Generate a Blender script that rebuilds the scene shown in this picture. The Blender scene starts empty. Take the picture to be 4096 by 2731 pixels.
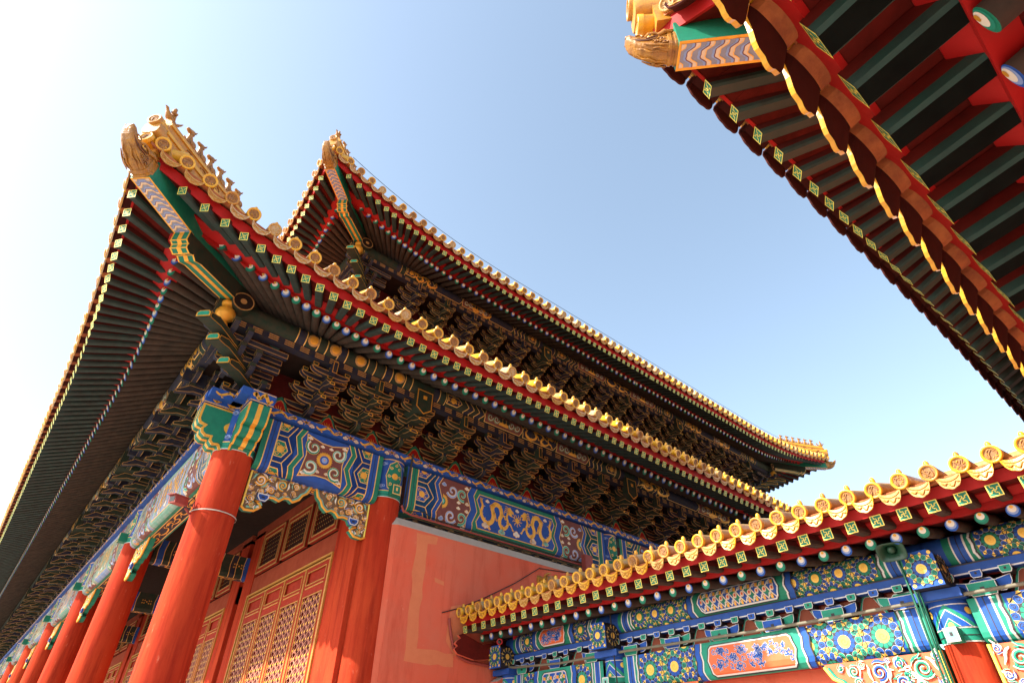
import bpy, math, random
from mathutils import Vector as V, Matrix as Mx
from mathutils.geometry import tessellate_polygon
rnd = random.Random(7)
sc = bpy.context.scene
C = sc.collection
R = math.radians
# ------------------------------------------------------------------ camera
CAMPOS = V((-2.955, -13.537, 1.764))
FPX = 2302.7
_R = [[0.760591, -0.649156, 0.009882], [0.403471, 0.460697, -0.79055], [0.508637, 0.605272, 0.612318]]   # right, down, forward
cam = bpy.data.cameras.new('camera'); co = bpy.data.objects.new('camera', cam); C.objects.link(co)
cam.sensor_width = 36; cam.lens = FPX / 4096 * 36; cam.clip_end = 3000; cam.clip_start = 0.05
co.matrix_world = Mx(((_R[0][0], -_R[1][0], -_R[2][0], CAMPOS.x), (_R[0][1], -_R[1][1], -_R[2][1], CAMPOS.y), (_R[0][2], -_R[1][2], -_R[2][2], CAMPOS.z), (0, 0, 0, 1)))
sc.camera = co
# ------------------------------------------------------------------ world and sun
SUN_EL, SUN_GAMMA = R(37), R(20)
SUN = V((-math.cos(SUN_GAMMA) * math.cos(SUN_EL), math.sin(SUN_GAMMA) * math.cos(SUN_EL), math.sin(SUN_EL)))
w = bpy.data.worlds.new('World'); sc.world = w; w.use_nodes = True
nt = w.node_tree; bg = nt.nodes['Background']
sky = nt.nodes.new('ShaderNodeTexSky'); sky.sky_type = 'NISHITA'; sky.sun_disc = False
sky.sun_elevation = SUN_EL; sky.sun_rotation = math.atan2(SUN.x, SUN.y)
sky.air_density = 1.0; sky.dust_density = 1.8; sky.ozone_density = 1.0; sky.altitude = 50
hs = nt.nodes.new('ShaderNodeHueSaturation'); hs.inputs['Hue'].default_value = .488; hs.inputs['Saturation'].default_value = .80; hs.inputs['Value'].default_value = 1.0
nt.links.new(sky.outputs[0], hs.inputs['Color']); nt.links.new(hs.outputs[0], bg.inputs[0]); bg.inputs[1].default_value = 0.15
sl = bpy.data.lights.new('sun', 'SUN'); sl.energy = 4.2; sl.angle = R(0.5); sl.color = (1, .93, .82)
so = bpy.data.objects.new('sun', sl); C.objects.link(so)
so.rotation_euler = SUN.to_track_quat('Z', 'Y').to_euler()
sc.view_settings.view_transform = 'Standard'; sc.view_settings.look = 'None'
sc.view_settings.exposure = 1.4; sc.view_settings.gamma = 1
sc.cycles.max_bounces = 8; sc.cycles.diffuse_bounces = 5; sc.cycles.transparent_max_bounces = 12
try:
    sc.cycles.use_denoising = True
except Exception: pass
# ------------------------------------------------------------------ materials
MATS = {}
def mat(name, col, rough=.6, metal=0., col2=None, scale=3., amt=.6, bump=0., bscale=40., det=6, stretch=None, spec=.5, thr=(.35, .7), streak=None, chips=None):
    m = bpy.data.materials.new(name); m.use_nodes = True; t = m.node_tree; p = t.nodes['Principled BSDF']
    p.inputs['Base Color'].default_value = (*col, 1); p.inputs['Roughness'].default_value = rough; p.inputs['Metallic'].default_value = metal
    p.inputs['Specular IOR Level'].default_value = spec
    geo = t.nodes.new('ShaderNodeNewGeometry'); vec = geo.outputs['Position']
    if stretch:
        mp = t.nodes.new('ShaderNodeVectorMath'); mp.operation = 'MULTIPLY'; mp.inputs[1].default_value = stretch
        t.links.new(vec, mp.inputs[0]); vec = mp.outputs[0]
    if col2:
        n = t.nodes.new('ShaderNodeTexNoise'); n.inputs['Scale'].default_value = scale; n.inputs['Detail'].default_value = det
        n.inputs['Roughness'].default_value = .62
        t.links.new(vec, n.inputs['Vector'])
        mr = t.nodes.new('ShaderNodeMapRange'); mr.inputs[1].default_value, mr.inputs[2].default_value = thr
        mr.inputs[3].default_value = 0; mr.inputs[4].default_value = amt
        t.links.new(n.outputs[0], mr.inputs[0])
        mx = t.nodes.new('ShaderNodeMix'); mx.data_type = 'RGBA'
        t.links.new(mr.outputs[0], mx.inputs[0]); mx.inputs[6].default_value = (*col, 1); mx.inputs[7].default_value = (*col2, 1)
        out = mx.outputs[2]
        for lay in ([streak] if streak else []) + ([chips] if chips else []):   # (colour, stretch xyz, lo, hi, amount)
            c_, st, lo, hi, am = lay
            vm = t.nodes.new('ShaderNodeVectorMath'); vm.operation = 'MULTIPLY'; vm.inputs[1].default_value = st; t.links.new(geo.outputs['Position'], vm.inputs[0])
            n3 = t.nodes.new('ShaderNodeTexNoise'); n3.inputs['Scale'].default_value = 1; n3.inputs['Detail'].default_value = 7; n3.inputs['Roughness'].default_value = .7; t.links.new(vm.outputs[0], n3.inputs['Vector'])
            m3 = t.nodes.new('ShaderNodeMapRange'); m3.inputs[1].default_value = lo; m3.inputs[2].default_value = hi; m3.inputs[3].default_value = 0; m3.inputs[4].default_value = am; t.links.new(n3.outputs[0], m3.inputs[0])
            x3 = t.nodes.new('ShaderNodeMix'); x3.data_type = 'RGBA'; t.links.new(m3.outputs[0], x3.inputs[0]); t.links.new(out, x3.inputs[6]); x3.inputs[7].default_value = (*c_, 1); out = x3.outputs[2]
        t.links.new(out, p.inputs['Base Color'])
        r2 = t.nodes.new('ShaderNodeMapRange'); r2.inputs[3].default_value = rough; r2.inputs[4].default_value = min(1, rough + .25)
        t.links.new(mr.outputs[0], r2.inputs[0]); t.links.new(r2.outputs[0], p.inputs['Roughness'])
    if bump:
        n2 = t.nodes.new('ShaderNodeTexNoise'); n2.inputs['Scale'].default_value = bscale; n2.inputs['Detail'].default_value = 4
        t.links.new(vec, n2.inputs['Vector'])
        b = t.nodes.new('ShaderNodeBump'); b.inputs['Strength'].default_value = bump; b.inputs['Distance'].default_value = .02
        t.links.new(n2.outputs[0], b.inputs['Height']); t.links.new(b.outputs[0], p.inputs['Normal'])
    MATS[name] = m
    return m
mat('stone_paving', (.42, .39, .34), .85, col2=(.30, .28, .25), scale=1.2)
mat('red_wall', (.69, .125, .066), .9, col2=(.62, .17, .10), scale=.8, amt=.85, bump=.2, bscale=30, spec=.1, streak=((.40, .045, .022), (2.2, 2.2, .35), .50, .72, .55), chips=((.68, .26, .16), (5, 5, 5), .64, .72, .5))
mat('red_wall_patch', (.68, .22, .10), .9, col2=(.60, .17, .08), scale=4, amt=.6, bump=.1, spec=.1)
mat('red_column', (.40, .034, .013), .72, col2=(.50, .066, .022), scale=1.2, amt=.85, bump=.2, bscale=18, stretch=(1, 1, .35), spec=.06, streak=((.22, .014, .007), (5, 5, .45), .47, .66, .7), chips=((.56, .17, .10), (9, 9, 3), .63, .70, .55))
mat('red_paint', (.40, .008, .007), .55, col2=(.30, .012, .008), scale=4, amt=.7, spec=.25)
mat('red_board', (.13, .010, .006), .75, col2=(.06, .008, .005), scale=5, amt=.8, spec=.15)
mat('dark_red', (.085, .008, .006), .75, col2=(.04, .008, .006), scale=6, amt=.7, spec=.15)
mat('door_red', (.36, .032, .014), .6, col2=(.27, .025, .014), scale=5, amt=.7, spec=.1)
mat('lintel_red', (.34, .066, .030), .7, col2=(.26, .045, .024), scale=3, amt=.7, spec=.1)
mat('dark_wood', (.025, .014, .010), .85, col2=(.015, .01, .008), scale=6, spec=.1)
mat('glare_blue', (.16, .25, .46), .7, col2=(.42, .42, .40), scale=5, amt=.7, spec=.2); mat('glare_green', (.12, .33, .25), .7, col2=(.40, .42, .36), scale=5, amt=.7, spec=.2)  # blue and green paled to paint in the bloom on the left facade beams
mat('void_dark', (.012, .010, .009), .95)
mat('lattice_back', (.16, .012, .012), .7, col2=(.05, .008, .008), scale=20); mat('lattice_pale', (.44, .18, .11), .6, col2=(.36, .09, .06), scale=9, spec=.2)
mat('window_paper', (.42, .40, .36), .9, col2=(.3, .27, .24), scale=3)
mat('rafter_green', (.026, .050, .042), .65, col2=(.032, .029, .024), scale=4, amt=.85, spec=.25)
mat('rafter_dark', (.075, .050, .036), .8, col2=(.034, .030, .024), scale=4, amt=.8, spec=.15)
mat('leaf_green', (.012, .20, .115), .5, col2=(.010, .13, .085), scale=5, amt=.7, spec=.3, chips=((.10, .16, .12), (14, 14, 14), .62, .75, .5))
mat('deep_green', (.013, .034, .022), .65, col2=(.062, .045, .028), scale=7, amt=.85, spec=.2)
mat('teal', (.016, .29, .185), .55, col2=(.014, .19, .13), scale=6, amt=.7, spec=.3, chips=((.16, .22, .16), (12, 12, 12), .62, .74, .6))
mat('pale_teal', (.20, .52, .42), .6, col2=(.12, .4, .33), scale=6)
mat('blue', (.018, .080, .34), .55, col2=(.015, .055, .23), scale=4, amt=.7, spec=.3, chips=((.10, .13, .24), (14, 14, 14), .62, .75, .5))
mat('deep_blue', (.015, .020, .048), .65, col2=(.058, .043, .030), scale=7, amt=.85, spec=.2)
mat('bright_blue', (.013, .095, .44), .55, col2=(.012, .060, .29), scale=6, amt=.7, spec=.3, chips=((.12, .15, .26), (12, 12, 12), .62, .74, .6))
mat('pale_blue', (.26, .36, .66), .6, col2=(.2, .27, .5), scale=6)
mat('grey_blue', (.27, .29, .38), .7, col2=(.2, .2, .27), scale=8)
mat('wave_cream', (.74, .60, .46), .7, col2=(.6, .45, .33), scale=6)
mat('cream', (.80, .72, .60), .6)
mat('white_line', (.62, .60, .56), .6)
mat('black_line', (.018, .014, .02), .6)
mat('gold', (.86, .42, .045), .38, metal=.35, col2=(.66, .27, .03), scale=12, amt=.6)
mat('gold_dim', (.58, .28, .05), .45, metal=.2, col2=(.42, .17, .03), scale=10)
mat('gold_line', (.82, .47, .12), .45, metal=.2)
mat('dull_gold', (.56, .29, .085), .5, metal=.1, col2=(.34, .155, .05), scale=9, amt=.8)
mat('flower_yellow', (.86, .56, .09), .5, col2=(.8, .45, .06), scale=9)
mat('rim_yellow', (.86, .66, .10), .5)
mat('maroon', (.17, .045, .035), .65, col2=(.13, .03, .025), scale=5)
mat('orange_red', (.70, .13, .035), .55, col2=(.6, .1, .03), scale=6)
mat('tile_yellow', (.74, .40, .022), .26, col2=(.55, .23, .02), scale=7, amt=.85, bump=.15)
mat('tile_ochre', (.54, .245, .022), .35, col2=(.34, .13, .03), scale=10, amt=.8, bump=.2)
mat('tile_worn', (.52, .30, .085), .55, col2=(.42, .19, .03), scale=14, amt=.9, bump=.3)
mat('tile_inner', (.24, .115, .05), .6, col2=(.34, .15, .03), scale=16, amt=.9, bump=.3)
mat('tile_pale', (.56, .42, .26), .6, col2=(.48, .26, .06), scale=16, amt=.85, bump=.3)
mat('tile_clay', (.42, .125, .028), .75, col2=(.17, .035, .015), scale=5, amt=.9, bump=.35, bscale=30)
mat('tile_clay_dark', (.07, .014, .010), .85, col2=(.04, .012, .01), scale=7, spec=.15)
mat('glaze_brown', (.42, .185, .020), .32, col2=(.17, .06, .013), scale=9, amt=.9, bump=.5, bscale=22)
mat('glaze_dark', (.12, .038, .010), .5, col2=(.06, .02, .007), scale=9)
mat('plaster_grey', (.48, .43, .36), .9, col2=(.38, .34, .28), scale=5)
mat('iron_red', (.30, .05, .035), .6, col2=(.2, .04, .03), scale=9)
mat('camera_red', (.55, .02, .03), .4)
mat('glass_dark', (.01, .01, .012), .1)
mat('cable_black', (.02, .017, .015), .6)
mat('cable_green', (.006, .10, .055), .35)
mat('pipe_olive', (.17, .15, .10), .6, col2=(.12, .1, .07), scale=8)
mat('horn_green', (.012, .055, .028), .4)
mat('spandrel_ground', (.20, .115, .055), .7, col2=(.12, .065, .035), scale=6)
mat('dull_red', (.26, .070, .038), .75, col2=(.20, .06, .035), scale=6, spec=.2)

# ------------------------------------------------------------------ mesh builder
class MB:
    def __init__(s): s.v = []; s.f = []; s.m = []; s.sm = []; s.names = []
    def mi(s, n):
        if n not in s.names: s.names.append(n)
        return s.names.index(n)
    def add(s, pts, faces, m, smooth=False, M=None):
        b = len(s.v)
        s.v += [tuple(M @ V(p)) if M else tuple(p) for p in pts]
        flip = M is not None and M.determinant() < 0
        for f in faces:
            f = tuple(b + i for i in f)
            s.f.append(f[::-1] if flip else f); s.m.append(s.mi(m)); s.sm.append(smooth)
    def box(s, c, d, m, M=None, mats=None):
        x, y, z = [q / 2 for q in d]; cx, cy, cz = c
        P = [(cx + i * x, cy + j * y, cz + k * z) for k in (-1, 1) for j in (-1, 1) for i in (-1, 1)]
        F = [(0, 2, 3, 1), (4, 5, 7, 6), (0, 1, 5, 4), (2, 6, 7, 3), (0, 4, 6, 2), (1, 3, 7, 5)]
        if mats:
            for f, mm in zip(F, mats): s.add(P, [f], mm or m, M=M)
        else: s.add(P, F, m, M=M)
    def taper(s, c, d, d2, m, M=None, front=None):   # box whose bottom (d) is smaller or larger than its top (d2)
        P = []
        for k, dd in ((-1, d), (1, d2)):
            for j in (-1, 1):
                for i in (-1, 1): P.append((c[0] + i * dd[0] / 2, c[1] + j * dd[1] / 2, c[2] + k * d[2] / 2))
        F = [(0, 2, 3, 1), (4, 5, 7, 6), (0, 1, 5, 4), (2, 6, 7, 3), (0, 4, 6, 2), (1, 3, 7, 5)]
        s.add(P, F, m, M=M)
    def prism(s, poly, d, M, m, mside=None, rim=None, rimw=.02, back=True):
        # poly in local xy (counter-clockwise seen from +z); front at z=d, back at z=0
        n = len(poly); A = sum(poly[i][0] * poly[(i + 1) % n][1] - poly[(i + 1) % n][0] * poly[i][1] for i in range(n))
        if A < 0: poly = poly[::-1]
        mside = mside or m
        s.add([(x, y, 0) for x, y in poly] + [(x, y, d) for x, y in poly], [(i, (i + 1) % n, n + (i + 1) % n, n + i) for i in range(n)], mside, M=M)
        tri = [t for t in tessellate_polygon([[V((x, y, 0)) for x, y in poly]])]
        def up(t, P):
            a, b, c = [P[i] for i in t]
            return t if (b[0] - a[0]) * (c[1] - a[1]) - (b[1] - a[1]) * (c[0] - a[0]) > 0 else t[::-1]
        s.add([(x, y, d) for x, y in poly], [up(t, poly) for t in tri], rim or m, M=M)
        if back: s.add([(x, y, 0) for x, y in poly], [up(t, poly)[::-1] for t in tri], m, M=M)
        if rim:
            q = inset(poly, rimw)
            s.add([(x, y, d + .003) for x, y in q], [up(t, q) for t in tri], m, M=M)
    def tube(s, pts, r, m, n=8, cap=True, M=None, smooth=True, up=None):
        pts = [V(p) for p in pts]; k = len(pts); rr = r if isinstance(r, (list, tuple)) else [r] * k
        P = []; 
        d0 = (pts[1] - pts[0]).normalized(); a = V((0, 0, 1)) if abs(d0.z) < .9 else V((1, 0, 0))
        a = (a - d0 * a.dot(d0)).normalized()
        for i in range(k):
            d = (pts[min(i + 1, k - 1)] - pts[max(i - 1, 0)]).normalized()
            a = (a - d * a.dot(d)).normalized(); b = d.cross(a)
            ra, rb = rr[i] if isinstance(rr[i], tuple) else (rr[i], rr[i])
            for j in range(n):
                t = 2 * math.pi * j / n; P.append(pts[i] + a * (ra * math.cos(t)) + b * (rb * math.sin(t)))
        F = [(i * n + j, i * n + (j + 1) % n, (i + 1) * n + (j + 1) % n, (i + 1) * n + j) for i in range(k - 1) for j in range(n)]
        s.add(P, F, m, smooth, M=M)
        if cap: s.add(P, [tuple(range(n))[::-1], tuple((k - 1) * n + j for j in range(n))], m, M=M)
    def lathe(s, prof, m, n=20, M=None, smooth=True):   # prof: (x along axis, radius), axis = local x
        P = [(x, r * math.cos(2 * math.pi * j / n), r * math.sin(2 * math.pi * j / n)) for x, r in prof for j in range(n)]
        F = [(i * n + j, i * n + (j + 1) % n, (i + 1) * n + (j + 1) % n, (i + 1) * n + j) for i in range(len(prof) - 1) for j in range(n)]
        s.add(P, [f[::-1] for f in F], m, smooth, M=M)
    def ball(s, c, r, m, n=10, M=None):
        rx, ry, rz = r if isinstance(r, tuple) else (r, r, r)
        P = []; k = n // 2
        for i in range(k + 1):
            t = math.pi * i / k
            for j in range(n):
                u = 2 * math.pi * j / n; P.append((c[0] + rx * math.sin(t) * math.cos(u), c[1] + ry * math.sin(t) * math.sin(u), c[2] + rz * math.cos(t)))
        F = [(i * n + j, (i + 1) * n + j, (i + 1) * n + (j + 1) % n, i * n + (j + 1) % n) for i in range(k) for j in range(n)]
        s.add(P, F, m, True, M=M)
    def loft(s, secs, m, M=None, smooth=True, cap=True):
        n = len(secs[0]); P = [p for q in secs for p in q]
        F = [(i * n + j, i * n + (j + 1) % n, (i + 1) * n + (j + 1) % n, (i + 1) * n + j) for i in range(len(secs) - 1) for j in range(n)]
        s.add(P, F, m, smooth, M=M)
        if cap: s.add(P, [tuple(range(n))[::-1], tuple((len(secs) - 1) * n + j for j in range(n))], m, M=M)
    def mesh(s, name):
        me = bpy.data.meshes.new(name); me.from_pydata(s.v, [], s.f)
        for n in s.names: me.materials.append(MATS[n])
        me.polygons.foreach_set('material_index', s.m); me.polygons.foreach_set('use_smooth', s.sm)
        me.update(); return me
    def build(s, name, parent=None):
        if not s.f: return None
        return link(name, s.mesh(name), parent)
def inset(poly, w):
    n = len(poly); out = []
    for i in range(n):
        p0, p1, p2 = V(poly[i - 1]), V(poly[i]), V(poly[(i + 1) % n])
        d1 = (p1 - p0).normalized(); d2 = (p2 - p1).normalized()
        n1 = V((-d1.y, d1.x)); n2 = V((-d2.y, d2.x)); b = n1 + n2
        if b.length < 1e-4: b = n1
        b.normalize(); c = max(.45, b.dot(n1)); q = p1 + b * (w / c); out.append((q.x, q.y))
    return out
def link(name, data, parent=None, M=None):
    o = bpy.data.objects.new(name, data); C.objects.link(o)
    if parent:
        o.parent = parent
        if parent.parent is None and parent.type == 'EMPTY': o.matrix_parent_inverse = Mx.Translation(-V(parent.location))
    if M is not None: o.matrix_basis = M
    return o
def thing(name, label, cat, loc=(0, 0, 0), group=None):
    o = bpy.data.objects.new(name, None); C.objects.link(o); o.location = loc; o['label'] = label; o['category'] = cat
    if group: o['group'] = group
    o.empty_display_size = .3
    return o
def tag(o, label=None, cat=None, group=None, kind=None):
    for k, v in (('label', label), ('category', cat), ('group', group), ('kind', kind)):
        if v: o[k] = v
    return o
CINV = None
def project(p):
    q = V(p) - CAMPOS
    x, y, z = (V(r).dot(q) for r in _R)
    if z < .1: return None
    return (2048 + FPX * x / z, 1365.5 + FPX * y / z, z)
def frame_of(X, up=V((0, 0, 1)), o=(0, 0, 0), sx=1.):
    X = V(X).normalized(); Y = V(up).cross(X).normalized(); Z = X.cross(Y)
    M = Mx(((X.x * sx, Y.x, Z.x, o[0]), (X.y * sx, Y.y, Z.y, o[1]), (X.z * sx, Y.z, Z.z, o[2]), (0, 0, 0, 1)))
    return M
class Picker:   # parts that repeat: the hundred that show largest become objects, the rest one mesh
    def __init__(s): s.items = {}
    def put(s, name, mesh_key, M, size, parent):
        c = project(M.translation)
        sc_ = -1
        if c:
            m = 250
            inside = -m < c[0] < 4096 + m and -m < c[1] < 2731 + m
            sc_ = size / c[2] * (1 if inside else .02)
        s.items.setdefault((name), []).append((sc_, mesh_key, M, parent))
    def flush(s, meshes, most=100, far_names={}):
        for name, L in s.items.items():
            L.sort(key=lambda t: -t[0])
            for sc_, key, M, parent in L[:most]: link(name, meshes[key], parent, M)
            rest = L[most:]
            if rest:
                bpyrest = MB()
                for sc_, key, M, parent in rest:
                    me = meshes[key]
                    for i, p in enumerate(me.polygons):
                        pass
                    vs = [v.co for v in me.vertices]; b = len(bpyrest.v)
                    bpyrest.v += [tuple(M @ v) for v in vs]
                    fl = M.determinant() < 0
                    for p in me.polygons:
                        f = tuple(b + i for i in p.vertices); bpyrest.f.append(f[::-1] if fl else f)
                        bpyrest.m.append(bpyrest.mi(me.materials[p.material_index].name)); bpyrest.sm.append(p.use_smooth)
                o = bpyrest.build(far_names.get(name, name + '_row'), rest[0][3]); tag(o, kind='stuff')

# ------------------------------------------------------------------ painted surfaces (flat inlays laid on curved beams)
class Sheet:
    # f(u, v) -> (point, normal); vb: v values where the surface bends (shapes are cut there)
    def __init__(s, mb, f, vb=(), ub=()): s.mb = mb; s.f = f; s.vb = sorted(vb); s.ub = sorted(ub); s.clip = None
    def _emit(s, poly, m, layer):
        P = []
        for u, v in poly:
            p, n = s.f(u, v); P.append(p + n * (.0036 * layer))
        if len(P) < 3: return
        nn = (P[1] - P[0]).cross(P[2] - P[0]); c = s.f(*poly[0])[1]
        idx = tuple(range(len(P)))
        s.mb.add(P, [idx if nn.dot(c) >= 0 else idx[::-1]], m)
    def poly(s, pts, m, layer=1):
        pts = [(float(a), float(b)) for a, b in pts]
        tris = [pts] if len(pts) <= 4 and convex(pts) else [[pts[i] for i in t] for t in tessellate_polygon([[V((a, b, 0)) for a, b in pts]])]
        for t in tris:
            if s.clip:
                u0, v0, u1, v1 = s.clip
                for ax, val, sg in ((0, u0, 1), (0, u1, -1), (1, v0, 1), (1, v1, -1)): t = cut(t, ax, val, sg)
            if len(t) < 3: continue
            pieces = [t]
            for ax, brk in ((1, s.vb), (0, s.ub)):
                for b in brk:
                    nx = []
                    for q in pieces:
                        lo = min(p[ax] for p in q); hi = max(p[ax] for p in q)
                        if lo < b - 1e-6 and hi > b + 1e-6:
                            for sg in (1, -1):
                                r = cut(q, ax, b, sg)
                                if len(r) > 2: nx.append(r)
                        else: nx.append(q)
                    pieces = nx
            for q in pieces:
                q = [p for i, p in enumerate(q) if abs(p[0] - q[i - 1][0]) + abs(p[1] - q[i - 1][1]) > 1e-6]
                if len(q) > 2: s._emit(q, m, layer)
    def rect(s, u0, v0, u1, v1, m, layer=1): s.poly([(u0, v0), (u1, v0), (u1, v1), (u0, v1)], m, layer)
    def line(s, pts, w, m, layer=2, closed=False):
        n = len(pts); pts = [V(p) for p in pts]
        ws = w if isinstance(w, (list, tuple)) else [w] * n
        if n < 2: return
        L = []; Rr = []
        for i in range(n):
            a = pts[i - 1] if (i > 0 or closed) else pts[i]; b = pts[(i + 1) % n] if (i < n - 1 or closed) else pts[i]
            d1 = (pts[i] - a); d2 = (b - pts[i])
            if d1.length < 1e-9: d1 = d2
            if d2.length < 1e-9: d2 = d1
            if d1.length < 1e-9: d1 = d2 = V((1, 0))
            d1 = d1.normalized(); d2 = d2.normalized(); d = d1 + d2
            if d.length < .1: d = d1
            d.normalize(); nn = V((-d.y, d.x)); k = max(.5, nn.dot(V((-d1.y, d1.x))))
            L.append(pts[i] + nn * ws[i] / 2 / k); Rr.append(pts[i] - nn * ws[i] / 2 / k)
        for i in range(n if closed else n - 1):
            j = (i + 1) % n; s.poly([tuple(L[i]), tuple(L[j]), tuple(Rr[j]), tuple(Rr[i])], m, layer)
    def disc(s, c, r, m, layer=1, n=16, sx=1.): s.poly([(c[0] + sx * r * math.cos(2 * math.pi * i / n), c[1] + r * math.sin(2 * math.pi * i / n)) for i in range(n)], m, layer)
    def panel(s, pts, m, lm, lw=.03, layer=1):
        s.poly(pts, m, layer); s.line(pts, lw, lm, layer + 1, closed=True)
def convex(p):
    sg = 0; n = len(p)
    for i in range(n):
        a, b, c = p[i], p[(i + 1) % n], p[(i + 2) % n]
        k = (b[0] - a[0]) * (c[1] - b[1]) - (b[1] - a[1]) * (c[0] - b[0])
        if abs(k) < 1e-12: continue
        if sg and (k > 0) != (sg > 0): return False
        sg = k
    return True
def cut(poly, ax, val, sg):
    out = []; n = len(poly)
    for i in range(n):
        p, q = poly[i], poly[(i + 1) % n]; a = (p[ax] - val) * sg; b = (q[ax] - val) * sg
        if a >= 0: out.append(p)
        if (a > 0 and b < 0) or (a < 0 and b > 0):
            t = a / (a - b); out.append((p[0] + (q[0] - p[0]) * t, p[1] + (q[1] - p[1]) * t))
    return out
def flat_map(O, a, dn):
    O, a, dn = V(O), V(a), V(dn); n = a.cross(dn)
    return O, a, dn, n
def planar(mb, O, a, dn, n=None):
    O, a, dn = V(O), V(a).normalized(), V(dn).normalized()
    n = V(n) if n is not None else a.cross(dn).normalized()
    return Sheet(mb, lambda u, v: (O + a * u + dn * v, n))
def profiled(mb, O, a, out, prof, trim=0):
    # surface swept along a from O; prof = [(o, z)...] going down the face; v = arc length along prof
    O, a, out = V(O), V(a), V(out); Z = V((0, 0, 1)); acc = [0]
    for i in range(1, len(prof)): acc.append(acc[-1] + math.dist(prof[i], prof[i - 1]))
    def seg_n(i):
        d = (prof[i + 1][0] - prof[i][0], prof[i + 1][1] - prof[i][1]); L = math.hypot(*d); return (-d[1] / L, d[0] / L)
    sn = [seg_n(i) for i in range(len(prof) - 1)]
    def vn(i):
        a_, b_ = sn[max(0, i - 1)], sn[min(i, len(sn) - 1)]; x, y = a_[0] + b_[0], a_[1] + b_[1]; L = math.hypot(x, y); return (x / L, y / L)
    VN = [vn(i) for i in range(len(prof))]
    def f(u, v):
        i = 0
        while i < len(acc) - 2 and v > acc[i + 1] + 1e-9: i += 1
        t = (v - acc[i]) / (acc[i + 1] - acc[i]); o = prof[i][0] + (prof[i + 1][0] - prof[i][0]) * t; z = prof[i][1] + (prof[i + 1][1] - prof[i][1]) * t
        nx = VN[i][0] + (VN[i + 1][0] - VN[i][0]) * t; nz = VN[i][1] + (VN[i + 1][1] - VN[i][1]) * t
        return O + a * u + out * o + Z * z, out * nx + Z * nz
    return Sheet(mb, f, vb=acc[1:-1]), acc[-1]
def spiral(c, r, turns=1.4, flip=1, n=18, a0=0., r1=.15):
    return [(c[0] + flip * r * (1 - (1 - r1) * i / n) * math.cos(a0 + 2 * math.pi * turns * i / n), c[1] + r * (1 - (1 - r1) * i / n) * math.sin(a0 + 2 * math.pi * turns * i / n)) for i in range(n + 1)]
def dragon(S, u0, v0, L, H, m, layer, flip=1):
    # serpentine body that loops twice, raised head with horns and mane, four clawed legs, trailing tail
    X = lambda t: u0 + flip * L * t
    Y = lambda t: v0 + H * t
    key = [(.0, .10), (.05, .30), (.01, .52), (.08, .74), (.22, .84), (.34, .72), (.37, .48), (.33, .26), (.43, .10), (.56, .16), (.61, .40), (.55, .62), (.60, .82), (.73, .84), (.81, .64), (.77, .40), (.84, .22)]
    n = 3; P = []
    for i in range(len(key) - 1):
        p0, p1, p2, p3 = key[max(0, i - 1)], key[i], key[i + 1], key[min(len(key) - 1, i + 2)]
        for j in range(n):
            t = j / n; q = [.5 * (2 * p1[k] + (p2[k] - p0[k]) * t + (2 * p0[k] - 5 * p1[k] + 4 * p2[k] - p3[k]) * t * t + (3 * p1[k] - p0[k] - 3 * p2[k] + p3[k]) * t ** 3) for k in (0, 1)]
            P.append((X(q[0]), Y(q[1])))
    P.append((X(key[-1][0]), Y(key[-1][1]))); N = len(P); k_ = min(H, L * .55)
    S.line(P, [k_ * (.05 + .15 * math.sin(math.pi * min(.93, .04 + i / N)) ** .8) for i in range(N)], m, layer)
    hx, hy = .84, .20
    S.poly([(X(a), Y(b)) for a, b in ((hx - .05, hy - .12), (hx + .03, hy - .16), (hx + .09, hy - .06), (hx + .14, hy - .02), (hx + .13, hy + .06), (hx + .07, hy + .06), (hx + .11, hy + .16), (hx + .03, hy + .15), (hx - .04, hy + .08))], m, layer)
    w = k_ * .028
    for k in range(4): S.line([(X(hx - .02), Y(hy - .08 + .05 * k)), (X(hx - .08 - .02 * k), Y(hy - .16 - .02 * k + .09 * k)), (X(hx - .13 - .01 * k), Y(hy - .14 + .10 * k))], [w * 1.4, w, w * .4], m, layer)
    S.line([(X(hx + .12), Y(hy + .02)), (X(hx + .17), Y(hy + .10)), (X(hx + .15), Y(hy + .20))], w, m, layer)
    for px, py, dx, dy in ((.20, .82, .06, .14), (.36, .40, .09, .20), (.40, .14, -.10, .02), (.60, .40, .11, .06), (.80, .62, .14, .16), (.66, .84, -.02, .12)):
        ex, ey = px + dx, py + dy; S.line([(X(px), Y(py)), (X(px + dx * .6), Y(py + dy * .2)), (X(ex), Y(ey))], [k_ * .11, k_ * .08, k_ * .045], m, layer)
        for q in (-1, 0, 1): S.line([(X(ex), Y(ey)), (X(ex + .03 * q + dx * .2), Y(ey + .09 * (1 if dy > 0 else -1) * (1 - .3 * abs(q))))], w * 1.2, m, layer)
    for i in range(3, N - 2, 3):
        px, py = P[i]; qx, qy = P[i - 1]; dx, dy = px - qx, py - qy; l = math.hypot(dx, dy) or 1
        S.line([(px, py), (px + flip * dy / l * k_ * .13 + dx * .3, py - flip * dx / l * k_ * .13)], w, m, layer)
    for k in range(3): S.line([(X(0), Y(.22)), (X(-.02 + .02 * k), Y(.12)), (X(-.03 + .04 * k), Y(.02))], w, m, layer)
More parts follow.
